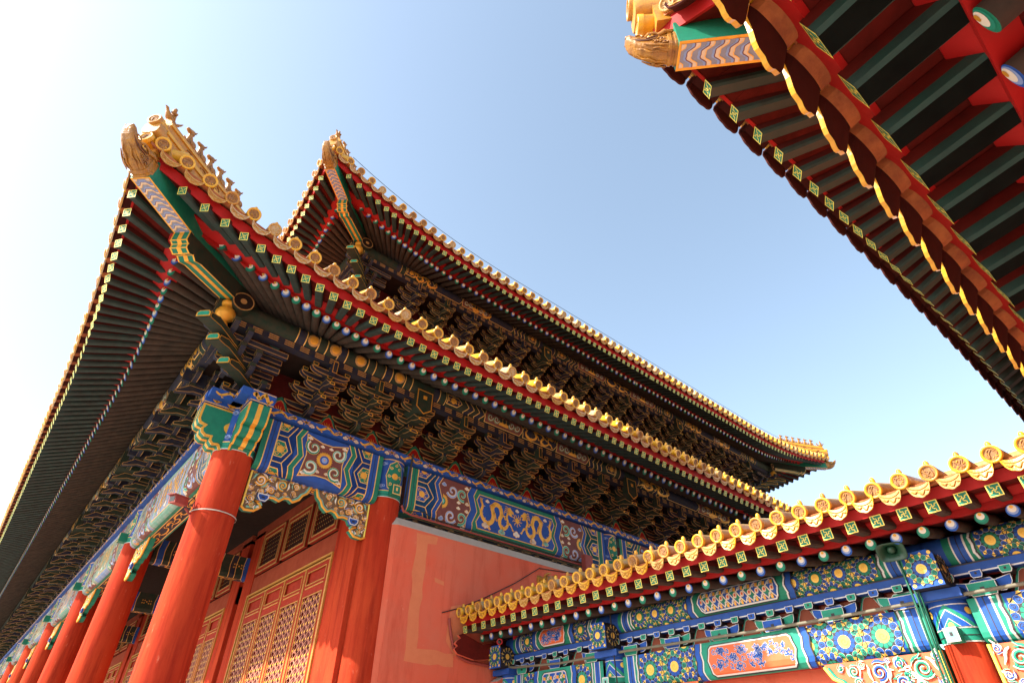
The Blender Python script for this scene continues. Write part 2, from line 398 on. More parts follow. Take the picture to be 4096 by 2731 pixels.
def band_dragon(S, u, v, L, H, m, layer):
    n = 16; P = [(u + L * i / n, v + H * (.5 + .30 * math.sin(i / n * 2 * math.pi * 1.6))) for i in range(n + 1)]
    S.line(P, [H * (.14 + .22 * math.sin(math.pi * min(1, .1 + i / n))) for i in range(n + 1)], m, layer)
    S.disc((u + L * 1.0, v + H * .40), H * .25, m, layer, n=8)
    for i, sg in ((3, 1), (6, -1), (9, 1), (12, -1), (15, -1)):
        x, y = P[i]; S.line([(x, y), (x + L * .05, y + sg * H * .34), (x + L * .10, y + sg * H * .26)], [H * .16, H * .11, H * .05], m, layer)
    for k in range(4): S.line([(u + L * (.98 - .02 * k), v + H * .3), (u + L * (.90 - .03 * k), v + H * (.10 + .1 * k))], H * .07, m, layer)
def cloud(S, c, w, m, lm, layer):
    for dx, dy, r in ((-.35, 0, .22), (0, -.16, .3), (.35, .02, .22), (0, .1, .24)):
        S.disc((c[0] + dx * w, c[1] + dy * w), r * w * 1.18, lm, layer, n=10)
        S.disc((c[0] + dx * w, c[1] + dy * w), r * w * .9, m, layer + 1, n=10)
# ------------------------------------------------------------------ eaves
class Dim:
    def __init__(s, **k): s.__dict__.update(k)
Z = V((0, 0, 1))
class Side:
    def __init__(s, O, a, n, L, D, ends=(True, True), smax=None):
        s.O, s.a, s.n, s.L, s.D, s.ends = V(O), V(a), V(n), L, D, ends; s.smax = smax if smax is not None else L
    def g(s, x):
        D = s.D; t = 0
        if D.L:
            if s.ends[0]: t = max(t, (D.s0 - x) / (D.s0 + D.of))
            if s.ends[1]: t = max(t, (x - (s.L - D.s0)) / (D.s0 + D.of))
        return t ** 2.3
    def at(s, x, o, z, k=0.):
        if k:
            q = s.g(x); z += s.D.L * q * k; o += s.D.F * q * k
        if s.ends[0]: x = max(x, -o)
        if s.ends[1]: x = min(x, s.L + o)
        return s.O + s.a * x + s.n * o + Z * z
    def frame(s, x, o=0, z=0):
        t = (-s.n).cross(Z); p = s.O + s.a * x + s.n * o + Z * z
        return Mx(((t.x, -s.n.x, 0, p.x), (t.y, -s.n.y, 0, p.y), (t.z, -s.n.z, 1, p.z), (0, 0, 0, 1)))
    def samples(s, lo, hi):
        n = max(2, int((hi - lo) / .4)); return [lo + (hi - lo) * i / n for i in range(n + 1)]
def sweep(mb, S, lo, hi, sec, m, closed=True, caps=True, mats=None):
    xs = S.samples(lo, hi); n = len(sec); P = []
    for x in xs: P += [S.at(x, *q) for q in sec]
    k = n if closed else n - 1
    for j in range(k):
        F = []
        for i in range(len(xs) - 1): F.append((i * n + j, i * n + (j + 1) % n, (i + 1) * n + (j + 1) % n, (i + 1) * n + j))
        # orient by testing against the section's centre
        c = sum((V(P[i]) for i in range(n)), V()) / n
        a_, b_, d_ = V(P[F[0][0]]), V(P[F[0][1]]), V(P[F[0][3]]); nn = (b_ - a_).cross(d_ - a_)
        if closed and nn.dot((a_ + b_) / 2 - c) < 0: F = [f[::-1] for f in F]
        mb.add(P, F, mats[j] if mats else m)
    if caps and closed: mb.add(P, [tuple(range(n)), tuple((len(xs) - 1) * n + j for j in range(n))], m)
def wan(mb, w, h, M):
    # gold fret in a gold frame on a green end; drawn in the y-z plane at x = 0
    def q(y0, z0, y1, z1): mb.add([(0, y0, z0), (0, y1, z0), (0, y1, z1), (0, y0, z1)], [(0, 1, 2, 3)], 'rim_yellow', M=M)
    a, b, e = w / 2, h / 2, w * .075
    q(-a, -b, a, -b + e); q(-a, b - e, a, b); q(-a, -b + e, -a + e, b - e); q(a - e, -b + e, a, b - e)
    t = w * .034
    def seg(y0, z0, y1, z1): q(min(y0, y1) * w - t, min(z0, z1) * h - t, max(y0, y1) * w + t, max(z0, z1) * h + t)
    k = .205; g = .36; y = .0
    for c, s in ((1, 0), (0, 1), (-1, 0), (0, -1)):   # four arms, each turned a quarter: out, then aside, then out to the frame
        rot = lambda a_, b_: (a_ * c - b_ * s, a_ * s + b_ * c)
        pts = [(0, 0), (0, k), (-k, k), (-k, g + .06)]
        for i in range(3): seg(*rot(*pts[i]), *rot(*pts[i + 1]))
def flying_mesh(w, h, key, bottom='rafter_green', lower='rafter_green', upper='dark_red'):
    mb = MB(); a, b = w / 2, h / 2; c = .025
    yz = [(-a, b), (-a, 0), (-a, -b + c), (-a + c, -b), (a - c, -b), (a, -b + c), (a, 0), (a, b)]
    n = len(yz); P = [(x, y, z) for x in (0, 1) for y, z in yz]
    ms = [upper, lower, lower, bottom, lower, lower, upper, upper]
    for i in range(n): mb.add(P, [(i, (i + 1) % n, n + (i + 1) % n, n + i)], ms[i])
    mb.add(P, [tuple(range(n, 2 * n))], 'leaf_green')
    mb.add(P, [tuple(range(n))[::-1]], upper)
    wan(mb, w, h, Mx.Translation((1.0025, 0, 0)))
    return mb.mesh('flying_rafter')
def round_mesh(r, key, col, mid):
    mb = MB(); n = 18
    mb.lathe([(0, r), (1, r)], 'rafter_dark', n)
    def d(c, rr, m, x): mb.add([(x, rr * math.cos(2 * math.pi * i / n), c + rr * math.sin(2 * math.pi * i / n)) for i in range(n)], [tuple(range(n))], m)
    d(0, r, col, 1); d(r * .16, r * .80, mid, 1.002); d(r * .32, r * .60, 'cream', 1.004); d(r * .62, r * .27, 'gold', 1.006)
    return mb.mesh('round_rafter')
D_INNER = {'tile_worn': 'tile_pale'}
def tile_mesh(r, length, face, barrel, knob, seed, nail=True):
    # x forward; centre of the end disc at the origin
    mb = MB(); rr = random.Random(seed)
    mb.lathe([(-length, r * .90), (-length * .52, r * .90), (-length * .5, r * .95), (-.06, r * .95), (-.05, r)], barrel, 18)
    mb.lathe([(-.05, r), (.012, r), (.02, r * .97), (.02, r * .76), (-.004, r * .70), (-.004, 0.001)], face, 22)
    inner = D_INNER.get(face, 'tile_inner')
    mb.add([(-.002, r * .70 * math.cos(i * .2856), r * .70 * math.sin(i * .2856)) for i in range(22)], [tuple(range(22))], inner)
    f1, f2 = rr.uniform(.9, 1.5), rr.uniform(1.6, 2.4)
    P = [(.002, r * (.44 * math.cos(f1 * t + seed) + .16 * math.cos(3.1 * t)), r * (.44 * math.sin(f2 * t) + .14 * math.sin(4.3 * t + seed))) for t in [i * .24 for i in range(20)]]
    mb.tube(P, [r * .04 + r * .06 * math.sin(i / 19 * 3.1) for i in range(20)], inner, 5)
    for k in range(12):
        t = rr.random() * 6.28; q = r * (.3 + .3 * rr.random()); mb.ball((.004, q * math.cos(t), q * math.sin(t)), (.008, r * .08, r * .06), face, 6)
    if nail:
        T = Mx.Translation((-.16, 0, r * .85)) @ Mx.Rotation(R(-90), 4, 'Y')
        mb.lathe([(0, r * .30), (r * .35, r * .32), (r * .62, r * .26), (r * .78, r * .13), (r * .82, .002)], knob, 12, M=T)
    return mb.mesh('tile_end')
def drip_mesh(w, r, length, face, under, seed, leaf=.17, alpha=74, deep=.55, pan=None, thick=.028, rim=None):
    # pan tile between two barrels: an open trough with a hanging leaf-shaped lip at x = 0
    mb = MB(); n = 14; dep = r * 1.15
    def tr(y): return -dep * (1 - (2 * y / w) ** 2) ** .5 * deep - r * .25 if abs(2 * y / w) < 1 else -r * .25
    ys = [-w / 2 + w * i / n for i in range(n + 1)]
    top = [(y, tr(y)) for y in ys]
    P = [(0, y, z) for y, z in top] + [(-length, y, z + length * .02) for y, z in top] + [(0, y, z - .028) for y, z in top] + [(-length, y, z - .028 + length * .02) for y, z in top]
    k = n + 1; fa = []; fb = []
    for i in range(n):
        fa.append((i, k + i, k + i + 1, i + 1)); fb.append((2 * k + i, 2 * k + i + 1, 3 * k + i + 1, 3 * k + i))
    mb.add(P, [f[::-1] for f in fa], face); mb.add(P, fb, pan or under)
    def leafl(y):
        t = abs(2 * y / w); return leaf * (1 - .58 * t ** 2.6 + .10 * abs(math.cos(t * math.pi * 1.5)))
    ca, sa = math.cos(R(alpha)), math.sin(R(alpha))
    fr = [(.012, y, z + .01) for y, z in top] + [(.012 + leafl(y) * ca, y, z - leafl(y) * sa) for y, z in top]
    bk = [(x - thick * sa, y, z - thick * ca * .6) for x, y, z in fr]
    Fq = [(i, k + i, k + i + 1, i + 1) for i in range(n)]
    mb.add(fr, Fq, face); mb.add(bk, [f[::-1] for f in Fq], under)
    edge = fr[k:] + bk[k:]; mb.add(edge, [(i, k + i, k + i + 1, i + 1) for i in range(n)], rim or face)
    tp = fr[:k] + bk[:k]; mb.add(tp, [(i, i + 1, k + i + 1, k + i) for i in range(n)], face)
    for e in (0, n): mb.add([fr[e], fr[k + e], bk[k + e], bk[e]], [(0, 1, 2, 3)], face)
    mb.tube([(fr[i][0] + (fr[k + i][0] - fr[i][0]) * .3 + .006, fr[i][1], fr[i][2] + (fr[k + i][2] - fr[i][2]) * .3) for i in range(1, n)], .008, 'tile_ochre', 4)
    rr = random.Random(seed); Q = []
    for i in range(13):
        t = i / 12; j = 2 + t * (n - 4); i0 = int(j); f_ = .62 + .16 * math.sin(t * 14); A, B = fr[i0], fr[k + i0]
        Q.append((A[0] + (B[0] - A[0]) * f_ + .008, A[1] + (ys[1] - ys[0]) * (j - i0), A[2] + (B[2] - A[2]) * f_))
    mb.tube(Q, .012, 'tile_ochre', 4)
    return mb.mesh('drip_tile')
PK = {}      # one picker per building
MESH = {}
def eave_meshes(tag_, D):
    for i, (c, m) in enumerate((('leaf_green', 'teal'), ('bright_blue', 'pale_blue'))): MESH[tag_ + 'r%d' % i] = round_mesh(D.rr, '', c, m)
    MESH[tag_ + 'f'] = flying_mesh(D.wf, D.hf, '', *D.fcol)
    for i, (f, b, k) in enumerate(D.tcol):
        MESH[tag_ + 't%d' % i] = tile_mesh(D.tr, D.tlen, f, b, k, i)
    for i, (f, u) in enumerate(D.dcol): MESH[tag_ + 'd%d' % i] = drip_mesh(D.dw, D.dr, D.tlen * .8, f, u, i, **D.dk)
def eave(S, tag_, pick, parent, lo, hi, soffit_inner=-1.0, roof_in=6.0, roof_rise=.62, purlin=True, fan=True):
    D = S.D
    boards = MB()
    mf = (D.zfb - D.zf) / (D.of - D.orr); mr = (D.zp - D.zr) / (D.orr - D.op)
    L0 = lo if not S.ends[0] else -D.of - D.F - .05; L1 = hi if not (S.ends[1] and hi > S.L) else S.L + D.of + D.F + .05
    # board over the round rafters, small eave board, board over the flying rafters, big red eave board, roof skin
    e = .012
    sweep(boards, S, L0, L1, [(soffit_inner, D.zp + mr * (D.op - soffit_inner) + D.rr + e, .1), (D.orr - .08, D.zr + D.rr + e + .08 * mr, .9), (D.orr - .08, D.zr + D.rr + e + .03 + .08 * mr, .9), (soffit_inner, D.zp + mr * (D.op - soffit_inner) + D.rr + e + .04, .1)], 'dark_red')
    zb = D.zr + D.rr + .045; kk = .30 * (D.of - D.orr) / 1.05
    sweep(boards, S, L0, L1, [(D.orr - .14, D.zr + D.rr + .005 + mr * .14, .9), (D.orr + .035, D.zr + D.rr + .004, .9), (D.orr + .035, zb + .045, .9), (D.orr - .14, zb + .05 + mr * .14, .9)], 'red_paint')
    # red closing boards between the flying rafters
    sweep(boards, S, L0, L1, [(D.orr - .04, zb + .055 + mr * .04, .9), (D.orr + .03, zb + .048, .9), (D.orr + kk, max(zb + .058, D.zfb - mf * kk + D.hf / 2 - .012), .93), (D.orr + kk, max(zb + .07, D.zfb - mf * kk + D.hf / 2 + .03), .93), (D.orr - .04, zb + D.hf + .14, .9)], 'red_paint')
    t0 = D.zf + D.hf / 2
    sweep(boards, S, L0, L1, [(D.orr - .1, t0 + mf * (D.of - D.orr + .1) + e, .92), (D.of - .03, t0 + mf * .03 + e, 1), (D.of - .03, t0 + mf * .03 + e + .03, 1), (D.orr - .1, t0 + mf * (D.of - D.orr + .1) + e + .04, .92)], 'red_board')
    fz = D.tz - D.tr * 1.15
    sweep(boards, S, L0, L1, [(D.of - .05, t0 + .012, 1), (D.of - .012, t0 - .004, 1), (D.of + D.fl, fz, 1), (D.of - .05, fz + .05, 1)], 'red_paint')
    o_t = D.to - .06; zt = D.tz - D.tr * 1.0
    sweep(boards, S, L0, L1, [(o_t, zt - .02, 1), (o_t, zt + .04, 1), (o_t - D.tlen - .1, zt + .04 + roof_rise * .75 * (D.tlen + .1), 1), (D.op, zt + roof_rise * (o_t - D.op), .5), (-roof_in, zt + roof_rise * 1.1 * (o_t + roof_in), 0), (-roof_in, zt + roof_rise * 1.1 * (o_t + roof_in) - .1, 0), (D.op, zt + roof_rise * (o_t - D.op) - .1, .5), (o_t - .5, zt - .02 + roof_rise * .6 * .5, 1)], 'tile_clay', caps=True)
    bo = boards.build('roof_eave', parent)
    # rafters
    xs = []; x = (-D.of - D.F * .2 + .42) if S.ends[0] and fan else lo
    while x < (hi if not S.ends[1] else min(hi, S.L / 2)):
        xs.append(x); x += D.pr + (D.prc * min(1, max(0, (-1.4 - x) / 2.2)) if S.ends[0] else 0)
    if S.ends[1]:
        M_ = [S.L - q for q in xs]; q = x
        if hi > S.L / 2: xs += [m for m in reversed(M_) if m <= hi]
    ft = -D.of - D.F * .2
    def base_s(x):
        sf = 1.5
        if S.ends[0] and fan and x < sf: return -D.op * .85 + (x - ft) * (sf + D.op * .85) / (sf - ft)
        if S.ends[1] and fan and x > S.L - sf: return S.L - base_s_(S.L - x)
        return x
    def base_s_(x): return -D.op * .85 + (x - ft) * (1.5 + D.op * .85) / (1.5 - ft)
    for i, x in enumerate(xs):
        b = base_s(x); fr = (D.orr - D.op) / (D.of - D.op); xr = b + (x - b) * fr
        fo = D.F * S.g(x)
        B0 = S.O + S.a * b + S.n * D.op + Z * (D.zp + D.L * .30 * S.g(x))
        TR = S.O + S.a * xr + S.n * (D.orr + fo * .8) + Z * (D.zr + D.L * .9 * S.g(x))
        TF = S.O + S.a * x + S.n * (D.of + fo) + Z * (D.zf + D.L * S.g(x))
        d = (TR - B0); Lr = d.length; B1 = B0 - d.normalized() * D.rin
        pick.put('round_rafter', tag_ + 'r%d' % (i % 2), frame_of(d, o=B1, sx=(TR - B1).length), D.rr * 2, bo)
        fb = TR + Z * (D.zfb - D.zr); d = TF - fb; fb = fb - d.normalized() * .25
        pick.put('flying_rafter', tag_ + 'f', frame_of(d, o=fb, sx=(TF - fb).length), D.wf * 1.6, bo)
    # tiles
    x = lo if not S.ends[0] else -D.to - D.F + D.pt * .75; i = 0
    hi2 = hi if not (S.ends[1] and hi > S.L) else S.L + D.to + D.F - D.pt * .6
    fw = (S.n - Z * D.ts).normalized()
    while x < hi2:
        h = hash((i * 7919 + int(S.O.x * 13) * 31) & 0xffff) % 100
        k = 0 if h < 45 else 1 if h < 65 else 2 if h < 85 else 3
        k = min(k, len(D.tcol) - 1)
        p = S.at(x, D.to, D.tz, 1)
        pick.put('tile_end', tag_ + 't%d' % k, frame_of(fw + S.a * (((h * 37) % 11 - 5) * .010) + Z * (((h * 53) % 9 - 4) * .012), o=p + Z * (((h * 29) % 7 - 3) * .0022) + S.n * (((h * 17) % 9 - 4) * .003)), D.tr * 2, bo)
        xm = x + D.pt / 2
        if xm < hi2:
            p = S.at(xm, D.to + D.dout, D.tz - D.tr * .35 - D.ddn, 1)
            sl = (S.at(xm + .1, D.to, D.tz, 1) - S.at(xm - .1, D.to, D.tz, 1)).normalized()
            Mf = frame_of(fw, o=p); Y = sl - fw * sl.dot(fw); Y.normalize()
            if Y.dot(Mf.col[1].to_3d()) < 0: Y = -Y
            ZZ = fw.cross(Y); Mf = Mx(((fw.x, Y.x, ZZ.x, p.x), (fw.y, Y.y, ZZ.y, p.y), (fw.z, Y.z, ZZ.z, p.z), (0, 0, 0, 1)))
            kd = (0 if (h // 3) % 3 else 1) % len(D.dcol)
            pick.put('drip_tile', tag_ + 'd%d' % kd, Mf, D.pt, bo)
        x += D.pt; i += 1
    return bo
# ------------------------------------------------------------------ hip corners: beams, dragon head, ridge and its figures
def superloop(c, X, Y, w, h, n=14, p=2.6):
    out = []
    for i in range(n):
        t = 2 * math.pi * i / n; a, b = math.cos(t), math.sin(t)
        out.append(tuple(V(c) + X * (w / 2 * math.copysign(abs(a) ** (2 / p), a)) + Y * (h / 2 * math.copysign(abs(b) ** (2 / p), b))))
    return out
def dragon_head_mesh(m='glaze_brown'):
    # x forward, base at x = 0, length about 0.62, base 0.46 wide and 0.5 tall, bottom of the base at z = 0
    mb = MB(); X, Y = V((0, 1, 0)), V((0, 0, 1)); d = 'glaze_dark'
    S = [(-.02, .27, .47, .54), (.035, .27, .47, .54), (.04, .27, .44, .50), (.075, .27, .44, .50), (.08, .275, .47, .55), (.12, .275, .46, .54), (.125, .27, .42, .49), (.22, .27, .40, .46), (.32, .285, .37, .40), (.40, .31, .34, .33), (.47, .355, .31, .30), (.54, .43, .30, .28), (.60, .52, .28, .24), (.64, .585, .20, .16), (.655, .60, .08, .07)]
    mb.loft([superloop((x, 0, z), X, Y, w_, h_, n=20, p=4.2) for x, z, w_, h_ in S], m, smooth=False)
    for s in (-1, 1):
        # brow, eye, cheek curls, teeth, nostril, horn, ear and the beard grooves under the jaw
        mb.ball((.33, s * .175, .40), (.055, .035, .05), 'tile_yellow', 9); mb.ball((.345, s * .20, .405), .020, 'black_line', 6)
        mb.tube([(.41, s * .16, .42), (.36, s * .19, .47), (.28, s * .20, .47), (.21, s * .20, .42)], [.015, .03, .035, .015], m, 7)
        mb.tube([(.41, s * .17, .36), (.33, s * .205, .335), (.25, s * .21, .36)], .014, d, 5)
        mb.tube([(.26, s * .13, .48), (.14, s * .17, .56), (.02, s * .17, .60), (-.08, s * .13, .58)], [.05, .045, .035, .015], m, 8)
        mb.tube([(.24, s * .20, .40), (.15, s * .235, .46), (.06, s * .24, .44)], [.03, .045, .01], m, 7)
        for k, (x, z, r) in enumerate(((.17, .14, .060), (.20, .27, .055), (.28, .19, .045), (.10, .34, .05))):
            mb.tube([(x + r * math.cos(t) * (1 - t / 9), s * (.205 + .008 * (k == 0)), z + r * math.sin(t) * (1 - t / 9)) for t in [i * .55 for i in range(13)]], .013, m, 5)
            mb.ball((x, s * .205, z), r * .45, d, 6)
        mb.tube([(.58, s * .13, .43), (.49, s * .155, .335), (.38, s * .18, .275), (.27, s * .205, .28)], [.010, .020, .022, .010], d, 6)
        mb.tube([(.60, s * .13, .46), (.50, s * .165, .375), (.40, s * .185, .32)], [.012, .022, .012], m, 6)
        for k in range(5): mb.ball((.41 + .035 * k, s * (.175 - .008 * k), .30 + .030 * k), (.012, .010, .022), 'tile_pale', 5)
        mb.ball((.625, s * .075, .63), (.035, .035, .03), m, 8); mb.ball((.65, s * .06, .60), .014, d, 5)
        mb.tube([(.53, s * .155, .50), (.47, s * .175, .50), (.43, s * .17, .45), (.47, s * .165, .42)], .016, m, 6)
        mb.tube([(.13, s * .07, .022), (.26, s * .10, .040), (.36, s * .06, .085), (.44, s * .09, .150), (.52, s * .05, .235)], [.006, .016, .020, .016, .006], m, 6)
        mb.tube([(.16, s * .14, .03), (.24, s * .165, .05), (.31, s * .14, .075), (.27, s * .12, .05)], [.008, .018, .018, .006], m, 6)
        mb.tube([(.13, s * .205, .05), (.24, s * .195, .07), (.34, s * .18, .12), (.44, s * .16, .20)], [.010, .020, .020, .010], m, 6)
    return mb.mesh('dragon_head')
def beast_mesh(seed, m='glaze_brown'):
    mb = MB(); rr = random.Random(seed); X, Y = V((1, 0, 0)), V((0, 1, 0))
    k = .85 + .3 * rr.random()
    mb.loft([superloop((x, 0, z), X, Y, a, b, 10, 2.2) for x, z, a, b in ((-.02, 0, .22, .16), (-.02, .05, .21, .16), (-.01, .12, .17, .14), (.02, .20, .13, .11), (.035, .26, .09, .085), (.05, .30, .09, .08))], m)
    S = [(-.02, .34, .05, .06), (.02, .345, .10, .11), (.07, .34, .09, .10), (.12, .325, .07, .075), (.165, .32, .06, .05), (.18, .32, .02, .02)]
    mb.loft([superloop((x, 0, z), Y, V((0, 0, 1)), a * k, b * k, 10) for x, z, a, b in S], m)
    for s in (-1, 1):
        mb.tube([(.0, s * .035, .375), (-.02, s * .05, .43)], [.022, .006], m, 5)
        mb.tube([(.09, s * .05, .16), (.10, s * .055, .08), (.11, s * .055, 0)], [.032, .025, .03], m, 6)
        mb.ball((-.04, s * .075, .07), (.085, .04, .075), m, 8)
    mb.tube([(-.10, 0, .04), (-.15, 0, .12), (-.12, 0, .20), (-.15, 0, .26)], [.03, .035, .03, .01], m, 6)
    if seed % 3 == 0: mb.tube([(.03, 0, .38), (.0, 0, .45)], [.03, .008], m, 6)
    return mb.mesh('ridge_figure')
def rider_mesh(m='glaze_brown'):
    # a robed figure sitting on a bird
    mb = MB(); X, Y = V((1, 0, 0)), V((0, 1, 0)); W_ = V((0, 0, 1))
    mb.loft([superloop((x, 0, z), Y, W_, a, b, 10, 2.2) for x, z, a, b in ((-.26, .22, .04, .05), (-.16, .16, .14, .13), (-.02, .13, .21, .19), (.12, .16, .17, .18), (.20, .24, .10, .12), (.24, .31, .09, .09), (.30, .32, .04, .04), (.34, .30, .01, .01))], m)
    for k in range(3): mb.tube([(-.2, 0, .18), (-.32, (k - 1) * .05, .28 + .02 * k), (-.36, (k - 1) * .08, .42)], [.04, .035, .01], m, 6)
    mb.loft([superloop((x, 0, z), X, Y, a, b, 10, 2.2) for x, z, a, b in ((-.03, .18, .20, .22), (-.03, .28, .17, .19), (-.02, .38, .14, .20), (-.01, .43, .09, .10), (0, .46, .07, .07))], m)
    mb.ball((.01, 0, .52), (.065, .06, .075), m, 9); mb.ball((0, 0, .60), (.055, .05, .04), m, 7)
    for s in (-1, 1): mb.tube([(-.02, s * .10, .38), (.05, s * .12, .30), (.12, s * .04, .31)], [.04, .035, .025], m, 6); mb.tube([(0, s * .08, .05), (.02, s * .08, -.02)], .03, m, 5)
    return mb.mesh('ridge_figure')
def corner(O, n1, n2, D, parent, zoff=0., nfig=6, hw=.19, hs=.86, ridge_to=-1.5, detail=True):
    O, n1, n2 = V(O), V(n1), V(n2); e = (n1 + n2).normalized(); q2 = math.sqrt(2)
    def p(o, z, side=0.): return O + (n1 + n2) * o + Z * z + e.cross(Z) * side
    k = D.of / 3.65
    # lower corner beam with scrolled end
    lw = .185; nb = lambda o: 10.72 - (o - 1.55) * .30
    prof = [(-.6, nb(-.6) + .42), (-.6, nb(-.6)), (1.5, nb(1.5)), (2.55, nb(2.55)), (2.68, nb(2.68) - .05), (2.76, nb(2.7) + .02), (2.84, nb(2.8) - .02), (2.93, nb(2.9) + .05), (2.93, nb(2.9) + .16), (2.99, nb(2.9) + .19), (2.99, nb(2.9) + .45), (2.4, nb(2.4) + .45)]
    mb = MB(); Mx_ = Mx(((e.x * q2, 0, 0, 0), (e.y * q2, 0, 0, 0), (0, 1, 0, 0), (0, 0, 0, 1)))
    sd = e.cross(Z)
    M = Mx(((e.x * q2, 0, sd.x, O.x - sd.x * lw), (e.y * q2, 0, sd.y, O.y - sd.y * lw), (0, 1, sd.z, O.z), (0, 0, 0, 1)))
    mb.prism(prof, lw * 2, M, 'deep_green', 'leaf_green')
    low = mb.build('corner_beam', parent)
    mb = MB()
    pts = [(o, z) for o, z in prof[2:11]]
    for i in range(len(pts) - 1):
        A, B = pts[i], pts[i + 1]
        dn = (p(*B) - p(*A)); nn = sd.cross(dn).normalized()
        if nn.z > 0 and abs(dn.z) < abs(dn.length) * .9: nn = -nn
        if nn.dot(e) < -.6: nn = -nn
        for s0, s1, m in ((-lw, -lw + .03, 'gold'), (lw - .03, lw, 'gold'), (-.045, .045, 'gold')):
            f = .004
            mb.add([p(*A, s0) + nn * f, p(*B, s0) + nn * f, p(*B, s1) + nn * f, p(*A, s1) + nn * f], [(0, 1, 2, 3)], m)
    for o, z in pts[3:8]: mb.tube([p(o, z, -lw - .003), p(o, z, lw + .003)], .012, 'gold', 5)
    mb.build('beam_gilding', parent)
    # upper corner beam with painted waves underneath
    b0, b1 = 10.75, 10.63; o0, o1 = 2.9, 4.0; hb = .46
    mb = MB(); bz = lambda o: b0 + (b1 - b0) * (o - o0) / (o1 - o0) if o > o0 else b0 + (o0 - o) * .3
    Mz = Mx(((e.x * q2, 0, sd.x, O.x - sd.x * hw), (e.y * q2, 0, sd.y, O.y - sd.y * hw), (0, 1, sd.z, O.z), (0, 0, 0, 1)))
    mb.prism([(.8, bz(.8)), (o0, bz(o0)), (o1, bz(o1)), (o1, bz(o1) + hb), (o0, bz(o0) + hb), (.8, bz(.8) + hb)], hw * 2, Mz, 'leaf_green')
    A = p(o0 + .02, bz(o0 + .02)); B = p(o1, bz(o1)); dn = (B - A).normalized(); n = sd.cross(dn)
    if n.z > 0: n = -n
    Lw = (B - A).length
    S = Sheet(mb, lambda u, v: (A + dn * u + sd * v, n))
    S.rect(0, -hw, Lw, hw, 'gold', 1)
    S.rect(.05, -hw + .035, Lw - .03, hw - .035, 'grey_blue', 2)
    S.clip = (.05, -hw + .035, Lw - .03, hw - .035); ww = hw * 2 - .07
    N = 9
    for i in range(N + 1):
        u0 = .05 + (Lw - .08) * i / N
        def wv(off): return [(u0 + off + .05 * math.cos((j / 12 - .5) * 2 * math.pi) + .012 * math.cos(j * 1.6), -hw + .03 + (ww + .01) * j / 12) for j in range(13)]
        a_, b_ = wv(0), wv(.05)
        for j in range(12):
            S.poly([a_[j], a_[j + 1], b_[j + 1], b_[j]], 'wave_cream', 3)
        c_ = wv(.085)
        for j in range(12): S.poly([b_[j], b_[j + 1], c_[j + 1], c_[j]], 'pale_blue', 3)
        S.line(wv(.05), .010, 'maroon', 4); S.line(wv(-.004), .012, 'gold_line', 4)
    mb.build('corner_beam', parent)
    fw = (dn + Z * .12).normalized()
    link('dragon_head', MESH['dragon_head'], parent, frame_of(fw, o=p(o1 - .0, bz(o1) + .0)) @ Mx.Diagonal((hs * 1.34, hs, hs * 1.02, 1)))
    # hip ridge: stacked ridge tiles rising along the diagonal, end tiles and figures
    mb = MB(); zr = lambda o: 12.0 + (4.2 - o) * .36 + max(0, o - 3.2) * .10
    os_ = [4.12, 3.6, 3.0, 2.4, 1.8, 1.2, .4, -.6, ridge_to]
    def sec(o, wd, h0, h1): return [tuple(p(o, zr(o) + h0, -wd)), tuple(p(o, zr(o) + h0, wd)), tuple(p(o, zr(o) + h1, wd)), tuple(p(o, zr(o) + h1, -wd))]
    mb.loft([sec(o, .17, -.95, -.36) for o in os_], 'tile_ochre', smooth=False)
    mb.loft([sec(o, .20, -.36, -.28) for o in os_], 'tile_yellow', smooth=False)
    mb.loft([sec(o, .13, -.28, -.06) for o in os_], 'tile_ochre', smooth=False)
    mb.loft([sec(o, .16, -.06, .0) for o in os_], 'tile_yellow', smooth=False)
    mb.tube([p(o, zr(o) + .03) for o in os_], .13, 'tile_ochre', 10)
    # scroll block under the end
    mb.loft([superloop(p(o, 11.70), sd, Z, w_, .34, 12, 3) for o, w_ in ((3.95, .34), (4.20, .40), (4.26, .34))], 'tile_ochre')
    for o in [3.6 - .35 * i for i in range(8)]:
        for s in (-1, 1):
            mb.tube([p(o + .1 * math.cos(t) * (1 - t / 9), zr(o) - .17 + .08 * math.sin(t) * (1 - t / 9), s * .14) for t in [i * .55 for i in range(11)]], .016, 'glaze_brown', 4)
    mb.build('hip_ridge', parent)
    ee = (e - Z * .25).normalized()
    link('tile_end', MESH[D.tag + 't1'], parent, frame_of((e + Z * .02), o=p(4.28, 11.93)))
    link('tile_end', MESH[D.tag + 't0'], parent, frame_of((e + Z * .05), o=p(4.24, 11.42)))
    link('ridge_figure', MESH['rider'], parent, frame_of(e, o=p(4.10, zr(4.12) + .12)) @ Mx.Scale(.72, 4))
    for i in range(nfig):
        o = 3.66 - .27 * i; link('ridge_figure', MESH['beast%d' % (i % 4)], parent, frame_of(e, o=p(o, zr(o) + .12)) @ Mx.Scale(1.12, 4))
